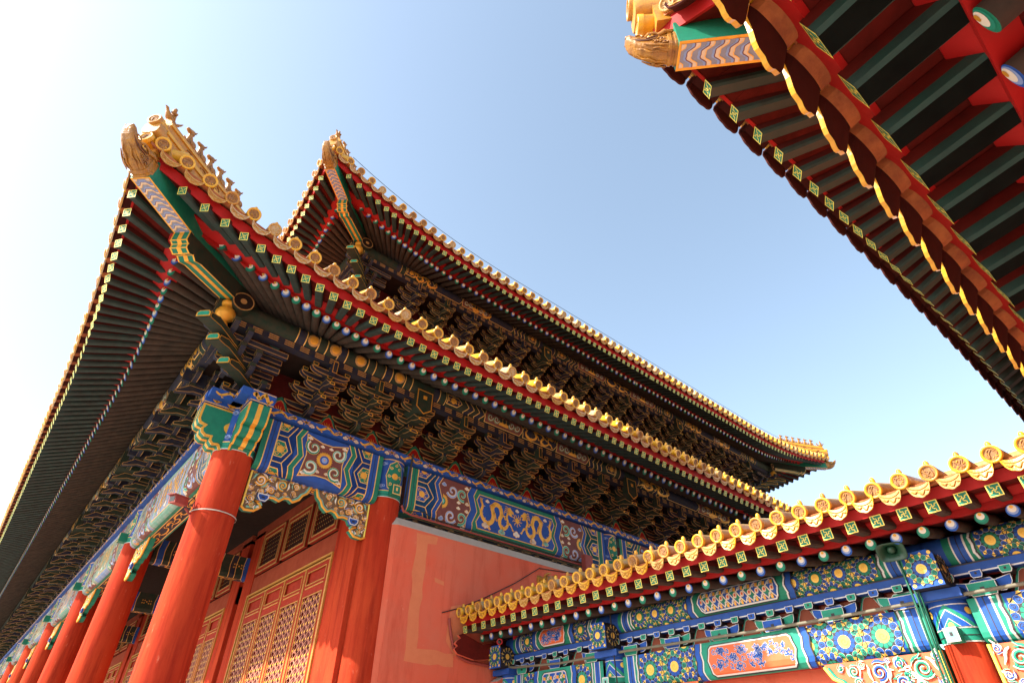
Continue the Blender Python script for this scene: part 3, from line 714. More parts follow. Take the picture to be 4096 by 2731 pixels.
# ------------------------------------------------------------------ bracket sets
def boat(L, h):
    r = .34 * min(1, L)
    h2 = [(L / 2, h), (L / 2 - r * .02, h * .70), (L / 2 - r * .12, h * .45), (L / 2 - r * .30, h * .22), (L / 2 - r * .60, h * .06), (L / 2 - r, 0)]
    return [(x, y) for x, y in h2[::-1]] + [(-x, y) for x, y in h2]
def bracket_mesh(c1, c2, column=False, wide=1.0, k=1.0):
    mb = MB()
    def tr(L, h, s, o, z, m, d=.12):   # transverse arm, centre s, front face at o + d/2
        M = Mx(((1, 0, 0, s), (0, 0, -1, -(o - d / 2)), (0, 1, 0, z), (0, 0, 0, 1)))
        mb.prism(boat(L, h), d, M, m, rim='dull_gold', rimw=.024)
        q = boat(L, h)[:6]; q2 = boat(L, h)[6:]
        for part in (q, q2): mb.tube([M @ V((x, y - .002, d * .06)) for x, y in part], .009, 'dull_gold', 4, cap=False)
    def dou(s, o, z, m, w=.15, h=.095):
        M = Mx(((1, 0, 0, s), (0, 0, -1, -(o - w / 2)), (0, 1, 0, z), (0, 0, 0, 1)))
        mb.prism([(-w * .38, 0), (w * .38, 0), (w * .5, h * .4), (w * .5, h), (-w * .5, h), (-w * .5, h * .4)], w, M, m, rim='gold', rimw=.014)
    def fwd(poly, w, m, s=0.):
        for sg in (1, -1):
            M = Mx(((0, 0, -sg, s), (-1, 0, 0, 0), (0, 1, 0, 0), (0, 0, 0, 1)))
            mb.prism(poly, w / 2, M, m, rim='dull_gold', rimw=.018, back=False)
    T = (9.24, 9.48, 9.72, 9.96); h = .16
    mb.taper((0, 0, 9.15), (.30, .30, .20), (.44, .44), c2)
    for z, L in ((T[0], .95), (T[1], 1.24), (T[2], .95), (T[3], 1.24)): tr(L * wide, h, 0, .02, z, c1)
    fwd([(-.2, T[0] + h), (-.2, T[0]), (.28, T[0]), (.42, T[0] + .02), (.52, T[0] + .07), (.56, T[0] + h)], .13, c1)
    for z, o, L in ((T[1], .44, .92), (T[2], .44, 1.26), (T[2], .84, .92), (T[3], .84, 1.26), (T[3], 1.22, 1.04)):
        tr(L * wide, h, 0, o, z, c1)
        for s in (-1, 0, 1): dou(s * (L * wide / 2 - .085), o, z + h, c2)
    w = .14 if not column else .26
    def beak(z0, o1, tip, zt):
        fwd([(-.1, z0 + h), (-.1, z0), (o1 - .12, z0), (o1 - .02, z0 - .045), (tip, zt - .04), (tip + .02, zt), (tip + .01, zt + .055), (tip - .05, zt + .075), (o1 + .08, z0 + .09), (o1 + .0, z0 + h)], w, c1)
        # pale nose face with a gold rim
        P = [(0, 0)] + []
        d = w * .5
        mb.add([(-d, -(tip + .024), zt - .035), (d, -(tip + .024), zt - .035), (d, -(tip + .022), zt + .03), (d * .6, -(tip + .018), zt + .06), (-d * .6, -(tip + .018), zt + .06), (-d, -(tip + .022), zt + .03)], [(0, 1, 2, 3, 4, 5)], 'gold')
        d *= .66
        mb.add([(-d, -(tip + .028), zt - .018), (d, -(tip + .028), zt - .018), (d, -(tip + .026), zt + .02), (d * .5, -(tip + .023), zt + .04), (-d * .5, -(tip + .023), zt + .04), (-d, -(tip + .026), zt + .02)], [(0, 1, 2, 3, 4, 5)], c2)
    beak(T[1], .86, 1.12, 9.43); beak(T[2], 1.26, 1.52, 9.63)
    dou(0, .44, T[0] + h, c2); dou(0, .84, T[1] + h, c2); dou(0, 1.22, T[2] + h, c2)
    if column:
        def plate(o, w_, zt, zl, zm):
            M = Mx(((1, 0, 0, 0), (0, 0, -1, .1), (0, 1, 0, 0), (0, 0, 0, 1)))
            mb.prism([(-w_, zl), (0, zm), (w_, zl), (w_, zt), (-w_, zt)], o + .1, M, 'deep_green', rim='gold', rimw=.03)
        plate(1.53, .25, 10.54, 9.98, 9.80)
        mb.add([(-.06, -1.54, 10.26), (.06, -1.54, 10.26), (.06, -1.54, 10.38), (-.06, -1.54, 10.38)], [(0, 1, 2, 3)], 'gold')
    else:
        M = Mx(((1, 0, 0, 0), (0, 0, -1, .1), (0, 1, 0, 0), (0, 0, 0, 1)))
        mb.prism([(-.065, 9.97), (.065, 9.97), (.065, 10.30), (-.065, 10.30)], 1.60, M, c1, rim='gold', rimw=.016)
    return mb.mesh('bracket_set')
def corner_bracket(O, n1, n2, parent):
    O, n1, n2 = V(O), V(n1), V(n2); e = (n1 + n2).normalized(); sd = e.cross(Z); q2 = math.sqrt(2)
    mb = MB()
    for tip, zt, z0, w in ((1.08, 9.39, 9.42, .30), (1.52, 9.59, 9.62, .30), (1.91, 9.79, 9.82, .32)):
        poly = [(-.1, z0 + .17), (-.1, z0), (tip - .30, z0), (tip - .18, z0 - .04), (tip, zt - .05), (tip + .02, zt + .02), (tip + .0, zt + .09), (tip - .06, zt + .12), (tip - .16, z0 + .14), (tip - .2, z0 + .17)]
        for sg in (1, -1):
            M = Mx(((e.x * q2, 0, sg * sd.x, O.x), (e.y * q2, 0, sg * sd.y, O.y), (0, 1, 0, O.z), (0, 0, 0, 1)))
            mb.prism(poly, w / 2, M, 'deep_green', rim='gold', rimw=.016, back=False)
        for d, dz, m, f in ((w / 2, .0, 'gold', .03), (w / 2 - .03, .022, 'teal', .036)):
            P = [(-d, zt - .05 + dz), (d, zt - .05 + dz), (d, zt + .05), (d * .65, zt + .11 - dz), (-d * .65, zt + .11 - dz), (-d, zt + .05)]
            mb.add([O + (n1 + n2) * (tip + f) + sd * a + Z * b for a, b in P], [(0, 1, 2, 3, 4, 5)], m)
    # arms that run out past the corner on both faces, and side beaks
    for n, t in ((n1, n2), (n2, n1)):
        for z, o, L in ((9.24, .02, .8), (9.48, .44, 1.0), (9.72, .44, 1.25), (9.72, .84, 1.3), (9.96, .84, 1.6), (9.96, 1.22, 1.8)):
            M = Mx(((t.x, 0, n.x, O.x + n.x * (o - .06)), (t.y, 0, n.y, O.y + n.y * (o - .06)), (0, 1, 0, O.z), (0, 0, 0, 1)))
            mb.prism([(-.2, z + .14), (-.2, z), (L - .2, z), (L - .05, z + .06), (L, z + .14)], .12, M, 'deep_blue', rim='dull_gold', rimw=.016)
            for q in (L - .1,):
                mb.prism([(q - .07, z + .14), (q + .07, z + .14), (q + .09, z + .24), (q - .09, z + .24)], .15, M, 'deep_green', rim='gold', rimw=.016)
    # gilded vase carrying the corner beam
    T = Mx.Translation(O + (n1 + n2) * 1.48 + Z * 10.02) @ Mx.Rotation(R(-90), 4, 'Y')
    mb.lathe([(0, .10), (.05, .13), (.09, .09), (.13, .11), (.22, .20), (.34, .22), (.44, .17), (.50, .11), (.55, .15), (.62, .17), (.66, .12)], 'gold', 18, M=T)
    mb.build('bracket_set', parent)
# ------------------------------------------------------------------ ground
mb = MB(); mb.add([(-400, -400, 0), (400, -400, 0), (400, 400, 0), (-400, 400, 0)], [(0, 1, 2, 3)], 'stone_paving')
tag(mb.build('courtyard_paving'), kind='structure')
# ------------------------------------------------------------------ the palace hall
TC = [('tile_yellow', 'tile_yellow', 'tile_yellow'), ('tile_ochre', 'tile_yellow', 'tile_yellow'), ('tile_yellow', 'tile_worn', 'tile_yellow'), ('tile_worn', 'tile_pale', 'tile_yellow')]
DH = Dim(tag='h', op=1.25, zp=11.05, rr=.10, orr=2.6, zr=10.27, zfb=10.53, wf=.168, hf=.175, of=3.65, zf=10.06, L=.80, F=.42, s0=5., pr=.345, prc=.135, pt=.48,
         to=3.88, tz=10.525, tr=.140, tlen=.9, dw=.40, dr=.15, dout=-.015, ddn=0., dk=dict(leaf=.12, alpha=66), fl=.03, ts=.42, rin=.9, fcol=('rafter_green', 'rafter_green', 'dark_red'), tcol=TC, dcol=[('tile_pale', 'tile_clay_dark'), ('tile_worn', 'tile_clay_dark')])
eave_meshes('h', DH)
MESH['dragon_head'] = dragon_head_mesh(); MESH['rider'] = rider_mesh()
for i in range(4): MESH['beast%d' % i] = beast_mesh(i)
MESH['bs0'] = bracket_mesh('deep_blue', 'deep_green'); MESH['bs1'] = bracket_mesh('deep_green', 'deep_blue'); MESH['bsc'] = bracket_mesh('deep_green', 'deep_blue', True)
hall = thing('palace_hall', 'great red palace hall with two tiers of yellow tiled eaves and a red colonnade', 'palace', (18, 15, 0))
PKH = Picker()
AX = [0, 4, 12.8, 23.2, 32, 36]
BY = [0, 8.45] + [8.45 + 7.55 * k for k in range(1, 8)]
SA = Side((0, 0, 0), (1, 0, 0), (0, -1, 0), 36, DH)
SB = Side((0, 0, 0), (0, 1, 0), (-1, 0, 0), 70, DH, (True, False))
SUA = Side((4, 4, 8.15), (1, 0, 0), (0, -1, 0), 28, DH)
SUB = Side((4, 4, 8.15), (0, 1, 0), (-1, 0, 0), 62, DH, (True, False))
SUC = Side((32, 4, 8.15), (0, 1, 0), (1, 0, 0), 62, DH, (True, False))
for S, lo, hi in ((SA, 0, 40), (SB, 0, 62)): lower = eave(S, 'h', PKH, hall, lo, hi, roof_in=4.2)
for S, lo, hi in ((SUA, 0, 40), (SUB, 0, 30), (SUC, 0, 14)): eave(S, 'h', PKH, hall, lo, hi, roof_in=9)
corner((0, 0, 0), (0, -1, 0), (-1, 0, 0), DH, lower, nfig=6, ridge_to=-3.6)
corner((4, 4, 8.15), (0, -1, 0), (-1, 0, 0), DH, lower, nfig=6)
corner((32, 4, 8.15), (0, -1, 0), (1, 0, 0), DH, lower, nfig=6)
# lower ridge against the upper storey and the upper storey's red wall
mb = MB()
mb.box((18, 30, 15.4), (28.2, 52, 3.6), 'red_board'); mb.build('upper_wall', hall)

def zig(x0, H, W, mir=1): return [(x0 + mir * W * a, H * b) for a, b in ((.13, 0), (0, .18), (.17, .5), (-.02, .77), (.09, 1))]
def between(S, za, zb, m, layer=1):
    for i in range(len(za) - 1): S.poly([za[i], za[i + 1], zb[i + 1], zb[i]], m, layer)
def arabesque(S, u0, v0, u1, v1, m, layer, n=3, w=.016):
    W_, H_ = u1 - u0, v1 - v0; cx, cy = (u0 + u1) / 2, (v0 + v1) / 2; r = min(W_ / (2 * n), H_) * .36
    S.disc((cx, cy), r * .75, m, layer, n=10)
    for i in range(n):
        for s in (-1, 1):
            x = cx + s * W_ * (.20 + .30 * i / max(1, n - .5))
            if abs(x - cx) > W_ / 2 - r * .6: continue
            S.line(spiral((x, cy - H_ * .14), r * .7, 1.1, s, 9), w, m, layer); S.line(spiral((x, cy + H_ * .16), r * .7, 1.1, -s, 9, 2.), w, m, layer)
def hexlozenge(S, u0, u1, H, A, B, mir=1, gold='gold_line', full=True):
    # half hexagons with gilded lotus panels, from the end stripe (u0) towards the middle (u1)
    L = abs(u1 - u0); X = lambda t: u0 + mir * t
    S.rect(min(u0, u1), 0, max(u0, u1), H, A, 1)
    tip = L * .92
    for c in (0, .5, 1):
        pan = [(X(0), H * (c - .145)), (X(tip * .45), H * (c - .145)), (X(tip * .72), H * c), (X(tip * .45), H * (c + .145)), (X(0), H * (c + .145))]
        S.clip = (min(X(0), X(L)), .01, max(X(0), X(L)), H)
        S.panel(pan, B, gold, .022, 2)
        S.disc((X(tip * .30), H * c), H * .07, 'gold', 3, n=9)
        for s in (-1, 1):
            S.line(spiral((X(tip * .14), H * (c + s * .08)), H * .045, 1.1, 1, 8), .014, 'gold', 3); S.line(spiral((X(tip * .50), H * (c + s * .05)), H * .04, 1.1, -1, 8), .014, 'gold', 3)
        S.clip = None
    for c in (.25, .75):
        S.clip = (min(X(0), X(L)), 0, max(X(0), X(L)), H); S.line([(X(0), H * c), (X(tip * .55), H * c), (X(tip * .98), H * (c - .25) if c < .5 else H * (c + .25))], .022, gold, 3)
        S.line([(X(tip * .55), H * c), (X(tip * .98), H * .5)], .022, gold, 3); S.clip = None
def rosette(S, c, r, A, B, layer, gold='gold', whirl=True, cols=None):
    S.disc(c, r * .56, gold, layer, n=22); n = 22
    for i in range(n):
        t = 2 * math.pi * i / n; S.poly([(c[0] + r * .5 * math.cos(t - .12), c[1] + r * .5 * math.sin(t - .12)), (c[0] + r * .62 * math.cos(t), c[1] + r * .62 * math.sin(t)), (c[0] + r * .5 * math.cos(t + .12), c[1] + r * .5 * math.sin(t + .12))], gold, layer)
    S.disc(c, r * .33, A, layer + 1); S.disc(c, r * .22, B, layer + 2); S.disc(c, r * .06, gold, layer + 3, n=8)
def curl(S, c, r, flip, cols, layer, a0=0.):
    S.line(spiral(c, r, 1.25, flip, 16, a0), [r * .52 * (1 - .5 * i / 16) for i in range(17)], 'gold', layer)
    S.line(spiral(c, r, 1.25, flip, 16, a0), [r * .40 * (1 - .5 * i / 16) for i in range(17)], cols[0], layer + 1)
    S.line(spiral(c, r * .92, 1.2, flip, 14, a0), [r * .14 * (1 - .5 * i / 14) for i in range(15)], cols[1], layer + 2)
def end_stripes(S, u, H, mir, A, B):
    X = lambda t: u + mir * t
    def rr(a, b, m, l): S.rect(min(X(a), X(b)), 0, max(X(a), X(b)), H, m, l)
    rr(0, .13, A, 1); rr(.125, .15, 'gold_line', 2); rr(.15, .34, B, 1); rr(.235, .247, 'black_line', 2); rr(.335, .36, 'gold_line', 2)
    return X(.36)
def hexi_short(S, L, H):
    a = end_stripes(S, 0, H, 1, 'leaf_green', 'blue'); b = end_stripes(S, L, H, -1, 'leaf_green', 'blue')
    S.rect(a, 0, b, H, 'blue', 1)
    W = 1.0
    zL = zig(.78, H, .85); zL2 = zig(.92, H, .85); zR = [(L - x, y) for x, y in zL]; zR2 = [(L - x, y) for x, y in zL2]
    hexlozenge(S, a, .82, H, 'blue', 'leaf_green', 1); hexlozenge(S, b, L - .82, H, 'blue', 'leaf_green', -1)
    for p, q in ((zL, zL2), (zR, zR2)):
        between(S, p, q, 'leaf_green', 4); S.line(p, .022, 'gold_line', 5); S.line(q, .022, 'gold_line', 5)
    c = (L / 2, H * .46); w = .56; h = H * .40
    pan = [(c[0] - w, c[1] - h), (c[0] - w * .25, c[1] - h * .78), (c[0] + w * .25, c[1] - h * .78), (c[0] + w, c[1] - h), (c[0] + w * .86, c[1]), (c[0] + w, c[1] + h), (c[0] + w * .25, c[1] + h * .80), (c[0] - w * .25, c[1] + h * .80), (c[0] - w, c[1] + h), (c[0] - w * .86, c[1])]
    S.panel(pan, 'maroon', 'gold_line', .024, 4)
    for sx in (-1, 1):
        for sy in (-1, 1):
            q = (c[0] + sx * .33, c[1] + sy * .25); curl(S, q, .20, sx, ('pale_teal' if sx * sy < 0 else 'teal', 'cream'), 5, .8 * sy)
            cloud(S, (c[0] + sx * .47, c[1] + sy * h * .84), .12, 'cream', 'gold', 5); cloud(S, (c[0] + sx * .12, c[1] + sy * h * .62), .10, 'cream' if sy < 0 else 'wave_cream', 'gold', 5)
    rosette(S, c, .36, 'blue', 'pale_blue', 6)
def half_panel(S, u, H, mir):   # maroon panel with a half sun flower and coloured scrolls
    X = lambda t: u + mir * t
    zl = [(X(.13 * 1.0), 0), (X(0), H * .18), (X(.17), H * .5), (X(-.02), H * .77), (X(.09), H)]
    zr = [(X(1.13), 0), (X(1.0), H * .18), (X(1.15), H * .5), (X(.98), H * .77), (X(1.09), H)]
    between(S, zl, zr, 'maroon', 4); S.line(zl, .022, 'gold_line', 6); S.line(zr, .022, 'gold_line', 6)
    lo, hi = min(X(.17), X(2)), max(X(.17), X(2))
    S.clip = (lo, 0, hi, H); c = (X(.15), H * .5); rosette(S, c, .36, 'leaf_green', 'pale_teal', 5); S.clip = None
    for sy in (-1, 1):
        curl(S, (X(.48), H * (.5 + sy * .27)), .20, mir * sy, ('pale_blue', 'white_line'), 5, .4); curl(S, (X(.84), H * (.5 + sy * .25)), .19, -mir * sy, ('pale_teal', 'teal'), 5, 1.2)
        cloud(S, (X(.72), H * (.5 + sy * .06)), .12, 'cream', 'gold', 6); cloud(S, (X(1.02), H * (.5 + sy * .08)), .13, 'wave_cream', 'gold', 6)
        cloud(S, (X(.18), H * (.5 + sy * .36)), .14, 'pale_blue', 'white_line', 6); cloud(S, (X(.98), H * (.5 + sy * .42)), .14, 'cream', 'gold', 6)
    return zl, zr
def hexi_long(S, L, H, A='leaf_green', B='blue'):
    a = end_stripes(S, 0, H, 1, B, A); b = end_stripes(S, L, H, -1, B, A)
    S.rect(a, 0, b, H, B, 1)
    for u, mir in ((0, 1), (L, -1)):
        X = lambda t: u + mir * t
        hexlozenge(S, X(.36), X(.98), H, A, B, mir)
        zl, zr = half_panel(S, X(1.05), H, mir)
        p = zig(X(.91), H, .95, mir); q = [(x + mir * .0, y) for x, y in zl]
        between(S, p, q, B, 3); S.line(p, .022, 'gold_line', 5)
        g0 = zig(X(2.30), H, .85, mir)
        S.line(g0, .022, 'gold_line', 5); between(S, zr, g0, B, 4)
    # green framed middle panel with two dragons chasing a pearl
    gl = zig(2.30, H, .85); gr = [(L - x, y) for x, y in zig(2.30, H, .85)]
    between(S, gl, gr, A, 3)
    x0, x1 = 2.52, L - 2.52
    pan = [(x0, H * .10), (x0 - .10, H * .24), (x0 + .07, H * .5), (x0 - .10, H * .72), (x0 - .03, H * .84), (x1 + .03, H * .84), (x1 + .10, H * .72), (x1 - .07, H * .5), (x1 + .10, H * .24), (x1, H * .10)]
    S.panel(pan, B, 'gold_line', .024, 4)
    c = L / 2; w = (x1 - x0) * .44
    dragon(S, c - w - .12, H * .14, w, H * .64, 'gold', 6, 1); dragon(S, c + w + .12, H * .14, w, H * .64, 'gold', 6, -1)
    S.disc((c, H * .42), .075, 'gold', 6, n=10)
    for i in range(9):
        t = 2 * math.pi * i / 9; S.line([(c + .07 * math.cos(t), H * .42 + .07 * math.sin(t)), (c + .16 * math.cos(t + .2), H * .42 + .16 * math.sin(t + .2)), (c + .2 * math.cos(t), H * .42 + .2 * math.sin(t))], [.03, .02, .012], 'gold', 6)
    for i in range(5): cloud(S, (x0 + .25 + (x1 - x0 - .5) * i / 4 + .1 * math.sin(i * 3), H * (.78 if i % 2 else .74)), .22, ('wave_cream', 'pale_teal', 'cream')[i % 3], 'gold', 5)
    for i in range(3): cloud(S, (x0 + .3 + (x1 - x0 - .6) * i / 2, H * .2), .13, 'cream', 'gold', 5)
BEAM_PROF = [(.36, 8.82), (.36, 7.80), (.345, 7.70), (.30, 7.62), (.22, 7.575), (.12, 7.56), (-.30, 7.56)]
def hall_beam(O, a, out, L, kind, name='painted_beam'):
    mb = MB(); S, T = profiled(mb, O, a, out, BEAM_PROF)
    base = 'blue' if kind == 'short' else 'leaf_green'
    acc = [0] + list(S.vb) + [T]
    for i in range(len(acc) - 1): S.rect(0, acc[i], L, acc[i + 1], base, 0)
    mb.add([V(O) + V(out) * .36 + Z * 8.82, V(O) + V(a) * L + V(out) * .36 + Z * 8.82, V(O) + V(a) * L - V(out) * .3 + Z * 8.82, V(O) - V(out) * .3 + Z * 8.82], [(0, 1, 2, 3)], base)
    H = 1.36
    if kind == 'short': hexi_short(S, L, H)
    elif kind == 'FA': hexi_long(S, L, H, 'glare_green', 'glare_blue')
    elif kind == 'FB': hexi_long(S, L, H, 'glare_blue', 'glare_green')
    elif kind == 'A': hexi_long(S, L, H, 'leaf_green', 'blue')
    else: hexi_long(S, L, H, 'blue', 'leaf_green')
    # soffit: dark blue panel with gilded dragons
    S.panel([(.5, H + .10), (L - .5, H + .10), (L - .35, H + .3), (L - .5, T - .06), (.5, T - .06), (.35, H + .3)], 'deep_blue', 'gold_line', .025, 2)
    n = max(1, int(L / 2.2))
    for i in range(n): dragon(S, .6 + (L - 1.2) * i / n, H + .13, (L - 1.3) / n, T - H - .22, 'gold', 4, 1)
    return mb.build(name, hall)
def band(O, a, out, L, z0=8.85, z1=9.04, o=.50):
    mb = MB(); O, a, out = V(O), V(a), V(out)
    P = [O + out * q + a * u + Z * z for u in (0, L) for q, z in ((o, z0), (o, z1), (-.3, z1), (-.3, z0))]
    mb.add(P, [(0, 1, 5, 4), (3, 0, 4, 7), (1, 2, 6, 5), (0, 3, 2, 1), (4, 5, 6, 7)], 'blue')
    if a.cross(-Z).dot(out) < 0: S = planar(mb, O + out * o + Z * z1, a, -Z, out)
    else: S = planar(mb, O + out * o + Z * z1, a, -Z, out)
    h = z1 - z0; u = .1; k = 0
    while u < min(L - .6, 40):
        if k % 2 == 0: band_dragon(S, u, h * .04, .68, h * .92, 'gold', 2); u += .80
        else:
            S.disc((u + .17, h * .45), h * .20, 'gold', 2, n=8)
            for i in range(7):
                t = i * .9; S.line([(u + .17, h * .45), (u + .17 + .15 * math.cos(t), h * .45 + h * .42 * math.sin(t))], [.025, .008], 'gold', 2)
            cloud(S, (u + .02, h * .75), .12, 'wave_cream', 'gold', 2); cloud(S, (u + .33, h * .75), .12, 'wave_cream', 'gold', 2); u += .44
        k += 1
    return mb.build('dragon_band', hall)
AXV, AYV = V((1, 0, 0)), V((0, 1, 0))
hall_beam((.40, 0, 0), AXV, -AYV, 3.22, 'short')
for i in range(1, 4): hall_beam((AX[i] + .40, 0, 0), AXV, -AYV, AX[i + 1] - AX[i] - .8, 'A' if i % 2 else 'B')
for i in range(len(BY) - 1):
    L = BY[i + 1] - BY[i] - .84; hall_beam((0, BY[i] + .42, 0), AYV, -AXV, L, 'FA' if i % 2 == 0 else 'FB')  # left facade: bloom brightness is put into the beam colours
band((-1.02, 0, 0), AXV, -AYV, 34); band((0, -1.02, 0), AYV, -AXV, 60)
# beam heads that cross at the corner column
def beam_head(a, n_side):
    # head of the beam running along a, sticking out past the corner in direction -a
    a = V(a); ns = V(n_side); mb = MB()
    prof = [(.0, 7.72), (.40, 7.72), (.46, 7.82), (.58, 7.80), (.66, 7.88), (.66, 7.96), (.78, 7.95), (.88, 8.02), (.90, 8.12), (.86, 8.19), (.98, 8.22), (1.03, 8.32), (1.03, 8.72), (0, 8.72)]
    M = Mx(((-a.x, 0, 0, 0), (-a.y, 0, 0, 0), (0, 1, 0, 0), (0, 0, 0, 1)))
    zc = V((-a.x, -a.y, 0)).cross(Z); 
    M = Mx(((-a.x, 0, zc.x, -zc.x * .25), (-a.y, 0, zc.y, -zc.y * .25), (0, 1, zc.z, 0), (0, 0, 0, 1)))
    mb.prism(prof, .50, M, 'leaf_green', 'leaf_green', rim='gold', rimw=.045)
    M2 = Mx(((-a.x, 0, -zc.x, zc.x * .25), (-a.y, 0, -zc.y, zc.y * .25), (0, 1, 0, 0), (0, 0, 0, 1)))
    q = inset(prof, .045); mb.add([M2 @ V((x, y, .50 - .5 + .0)) for x, y in prof], [], 'gold')
    mb.prism(prof, .004, Mx(((-a.x, 0, -zc.x, -zc.x * .25), (-a.y, 0, -zc.y, -zc.y * .25), (0, 1, 0, 0), (0, 0, 0, 1))), 'leaf_green', 'gold', rim='gold', rimw=.045, back=False)
    # gold stripe and rims on the stepped end
    e = -a
    pts = prof[1:13]
    for i in range(len(pts) - 1):
        A, B = V((0, 0, 0)) + e * pts[i][0] + Z * pts[i][1], V((0, 0, 0)) + e * pts[i + 1][0] + Z * pts[i + 1][1]
        d = B - A; nn = zc.cross(d).normalized()
        if nn.dot(e) + (-nn.z) < 0: nn = -nn
        for s0, s1 in ((-.25, -.215), (.215, .25), (-.055, .055)):
            if s0 == -.055 and i > 8 and i < 10: pass
            mb.add([A + zc * s0 + nn * .004, B + zc * s0 + nn * .004, B + zc * s1 + nn * .004, A + zc * s1 + nn * .004], [(0, 1, 2, 3)], 'gold')
    # gold cloud patch on both cheeks
    for sgn in (-1, 1):
        c = e * .33 + Z * 8.28 + zc * (sgn * .262)
        P = [c + e * (.10 * math.cos(t) + .03 * math.cos(3 * t)) + Z * (.17 * math.sin(t)) for t in [2 * math.pi * i / 16 for i in range(16)]]
        mb.add(P, [tuple(range(16)) if sgn > 0 else tuple(range(16))[::-1]], 'gold')
    # blue block with a dragon above
    mb.prism([(.0, 8.74), (1.05, 8.74), (1.05, 9.035), (0, 9.035)], .54, Mx(((-a.x, 0, zc.x, -zc.x * .27), (-a.y, 0, zc.y, -zc.y * .27), (0, 1, 0, 0), (0, 0, 0, 1))), 'blue')
    for sgn in (-1, 1):
        S = planar(mb, e * .30 + zc * (sgn * .27) + Z * 9.03, e, -Z, zc * sgn); band_dragon(S, .05, .03, .58, .24, 'gold', 2)
        S.line([(0, .28), (.75, .28)], .02, 'gold_line', 2)
    S = planar(mb, e * 1.05 - zc * .27 + Z * 9.03, zc, -Z, e); band_dragon(S, .05, .03, .42, .24, 'gold', 2); S.line([(0, .28), (.54, .28)], .02, 'gold_line', 2); S.line([(0, .02), (.54, .02)], .02, 'gold_line', 2)
    mb.build('beam_head', hall)
beam_head(AXV, -AYV); beam_head(AYV, -AXV)
# columns
def column(x, y, r, h=9.0, cap=True, face=None, name='column', z0=7.75, block=None, parent=None, rb=None):
    parent = parent or hall
    mb = MB(); T = Mx.Translation((x, y, 0)) @ Mx.Rotation(R(-90), 4, 'Y'); rb = rb or r * 1.08
    mb.lathe([(0, rb * 1.0), (1.2, rb), (h * .5, (r + rb) / 2), (h, r)], 'red_column', 36, M=T); c = mb.build(name, parent)
    if cap:
        mb = MB(); q = r + .006
        mb.lathe([(z0, q), (z0 + .17, q)], 'teal', 36, M=T); mb.lathe([(z0 + .17, q), (h - .03, q)], 'blue', 36, M=T)
        S = Sheet(mb, lambda u, v: (V((x + (q + .001) * math.cos(u / q), y + (q + .001) * math.sin(u / q), v)), V((math.cos(u / q), math.sin(u / q), 0))), ub=[q * 2 * math.pi * i / 36 for i in range(-36, 37)])
        S.rect(-math.pi * q, z0 + .165, math.pi * q, z0 + .19, 'gold_line', 2); S.rect(-math.pi * q, z0 - .004, math.pi * q, z0 + .016, 'white_line', 2); S.rect(-math.pi * q, z0 + .075, math.pi * q, z0 + .083, 'black_line', 2); S.rect(-math.pi * q, h - .2, math.pi * q, h - .175, 'gold_line', 2)
        for k in range(4):
            u = q * (-math.pi / 2 - math.pi / 4 * 0 + k * math.pi / 2)
            cz = (z0 + h) / 2 - .03; w = q * .56; hh = (h - z0) * .36
            for lay, m, f_ in ((2, 'gold_line', 1.), (3, 'leaf_green', .93)):
                S.poly([(u + w * f_ * math.cos(t) * (1 + .06 * math.cos(8 * t)), cz + hh * f_ * math.sin(t) * (1 + .06 * math.cos(8 * t))) for t in [2 * math.pi * i / 24 for i in range(24)]], m, lay)
            S.disc((u, cz), q * .21, 'gold', 4, n=12)
            for i in range(8):
                t = 2 * math.pi * i / 8; S.line(spiral((u + w * .66 * math.cos(t), cz + hh * .7 * math.sin(t)), q * .12, 1.2, 1 if i % 2 else -1, 9, t), .018, 'gold_line', 4)
            for sx in (-1, 1):
                for zc in (z0 + .30, h - .32):
                    S.disc((u + sx * q * .78, zc), q * .13, 'pale_blue', 2, n=10); S.line(spiral((u + sx * q * .62, zc), q * .10, 1.1, sx, 8), .014, 'pale_blue', 2)
        mb.build('painted_collar', c)
    if block is not None:
        bx = MB(); d = V(block); s = d.cross(Z); zc = z0 + .10
        M = Mx(((d.x, s.x, 0, x + d.x * r), (d.y, s.y, 0, y + d.y * r), (0, 0, 1, zc), (0, 0, 0, 1)))
        bx.box((.10, 0, .06), (.24, .24, .26), 'leaf_green', M=M)
        for a_, b_, z_0, z_1 in ((-.12, .12, -.07, -.045), (-.12, .12, .165, .19), (-.12, -.095, -.045, .165), (.095, .12, -.045, .165), (-.025, .025, .03, .12)):
            bx.add([(.224, a_, z_0), (.224, b_, z_0), (.224, b_, z_1), (.224, a_, z_1)], [(0, 1, 2, 3)], 'gold_line', M=M)
        bx.build('tie_beam_end', c)
    return c
column(0, 0, .44, 9.0, rb=.47)
column(4, 0, .42, 9.0, block=(0, -1, 0))
column(12.8, 0, .42, 9.0, block=(0, -1, 0)); column(23.2, 0, .42, 9.0)
for y in BY[1:]: column(0, y, .43, 9.0, block=(-1, 0, 0))
for y in BY[1:6]: column(4, y, .43, 9.0, cap=False)
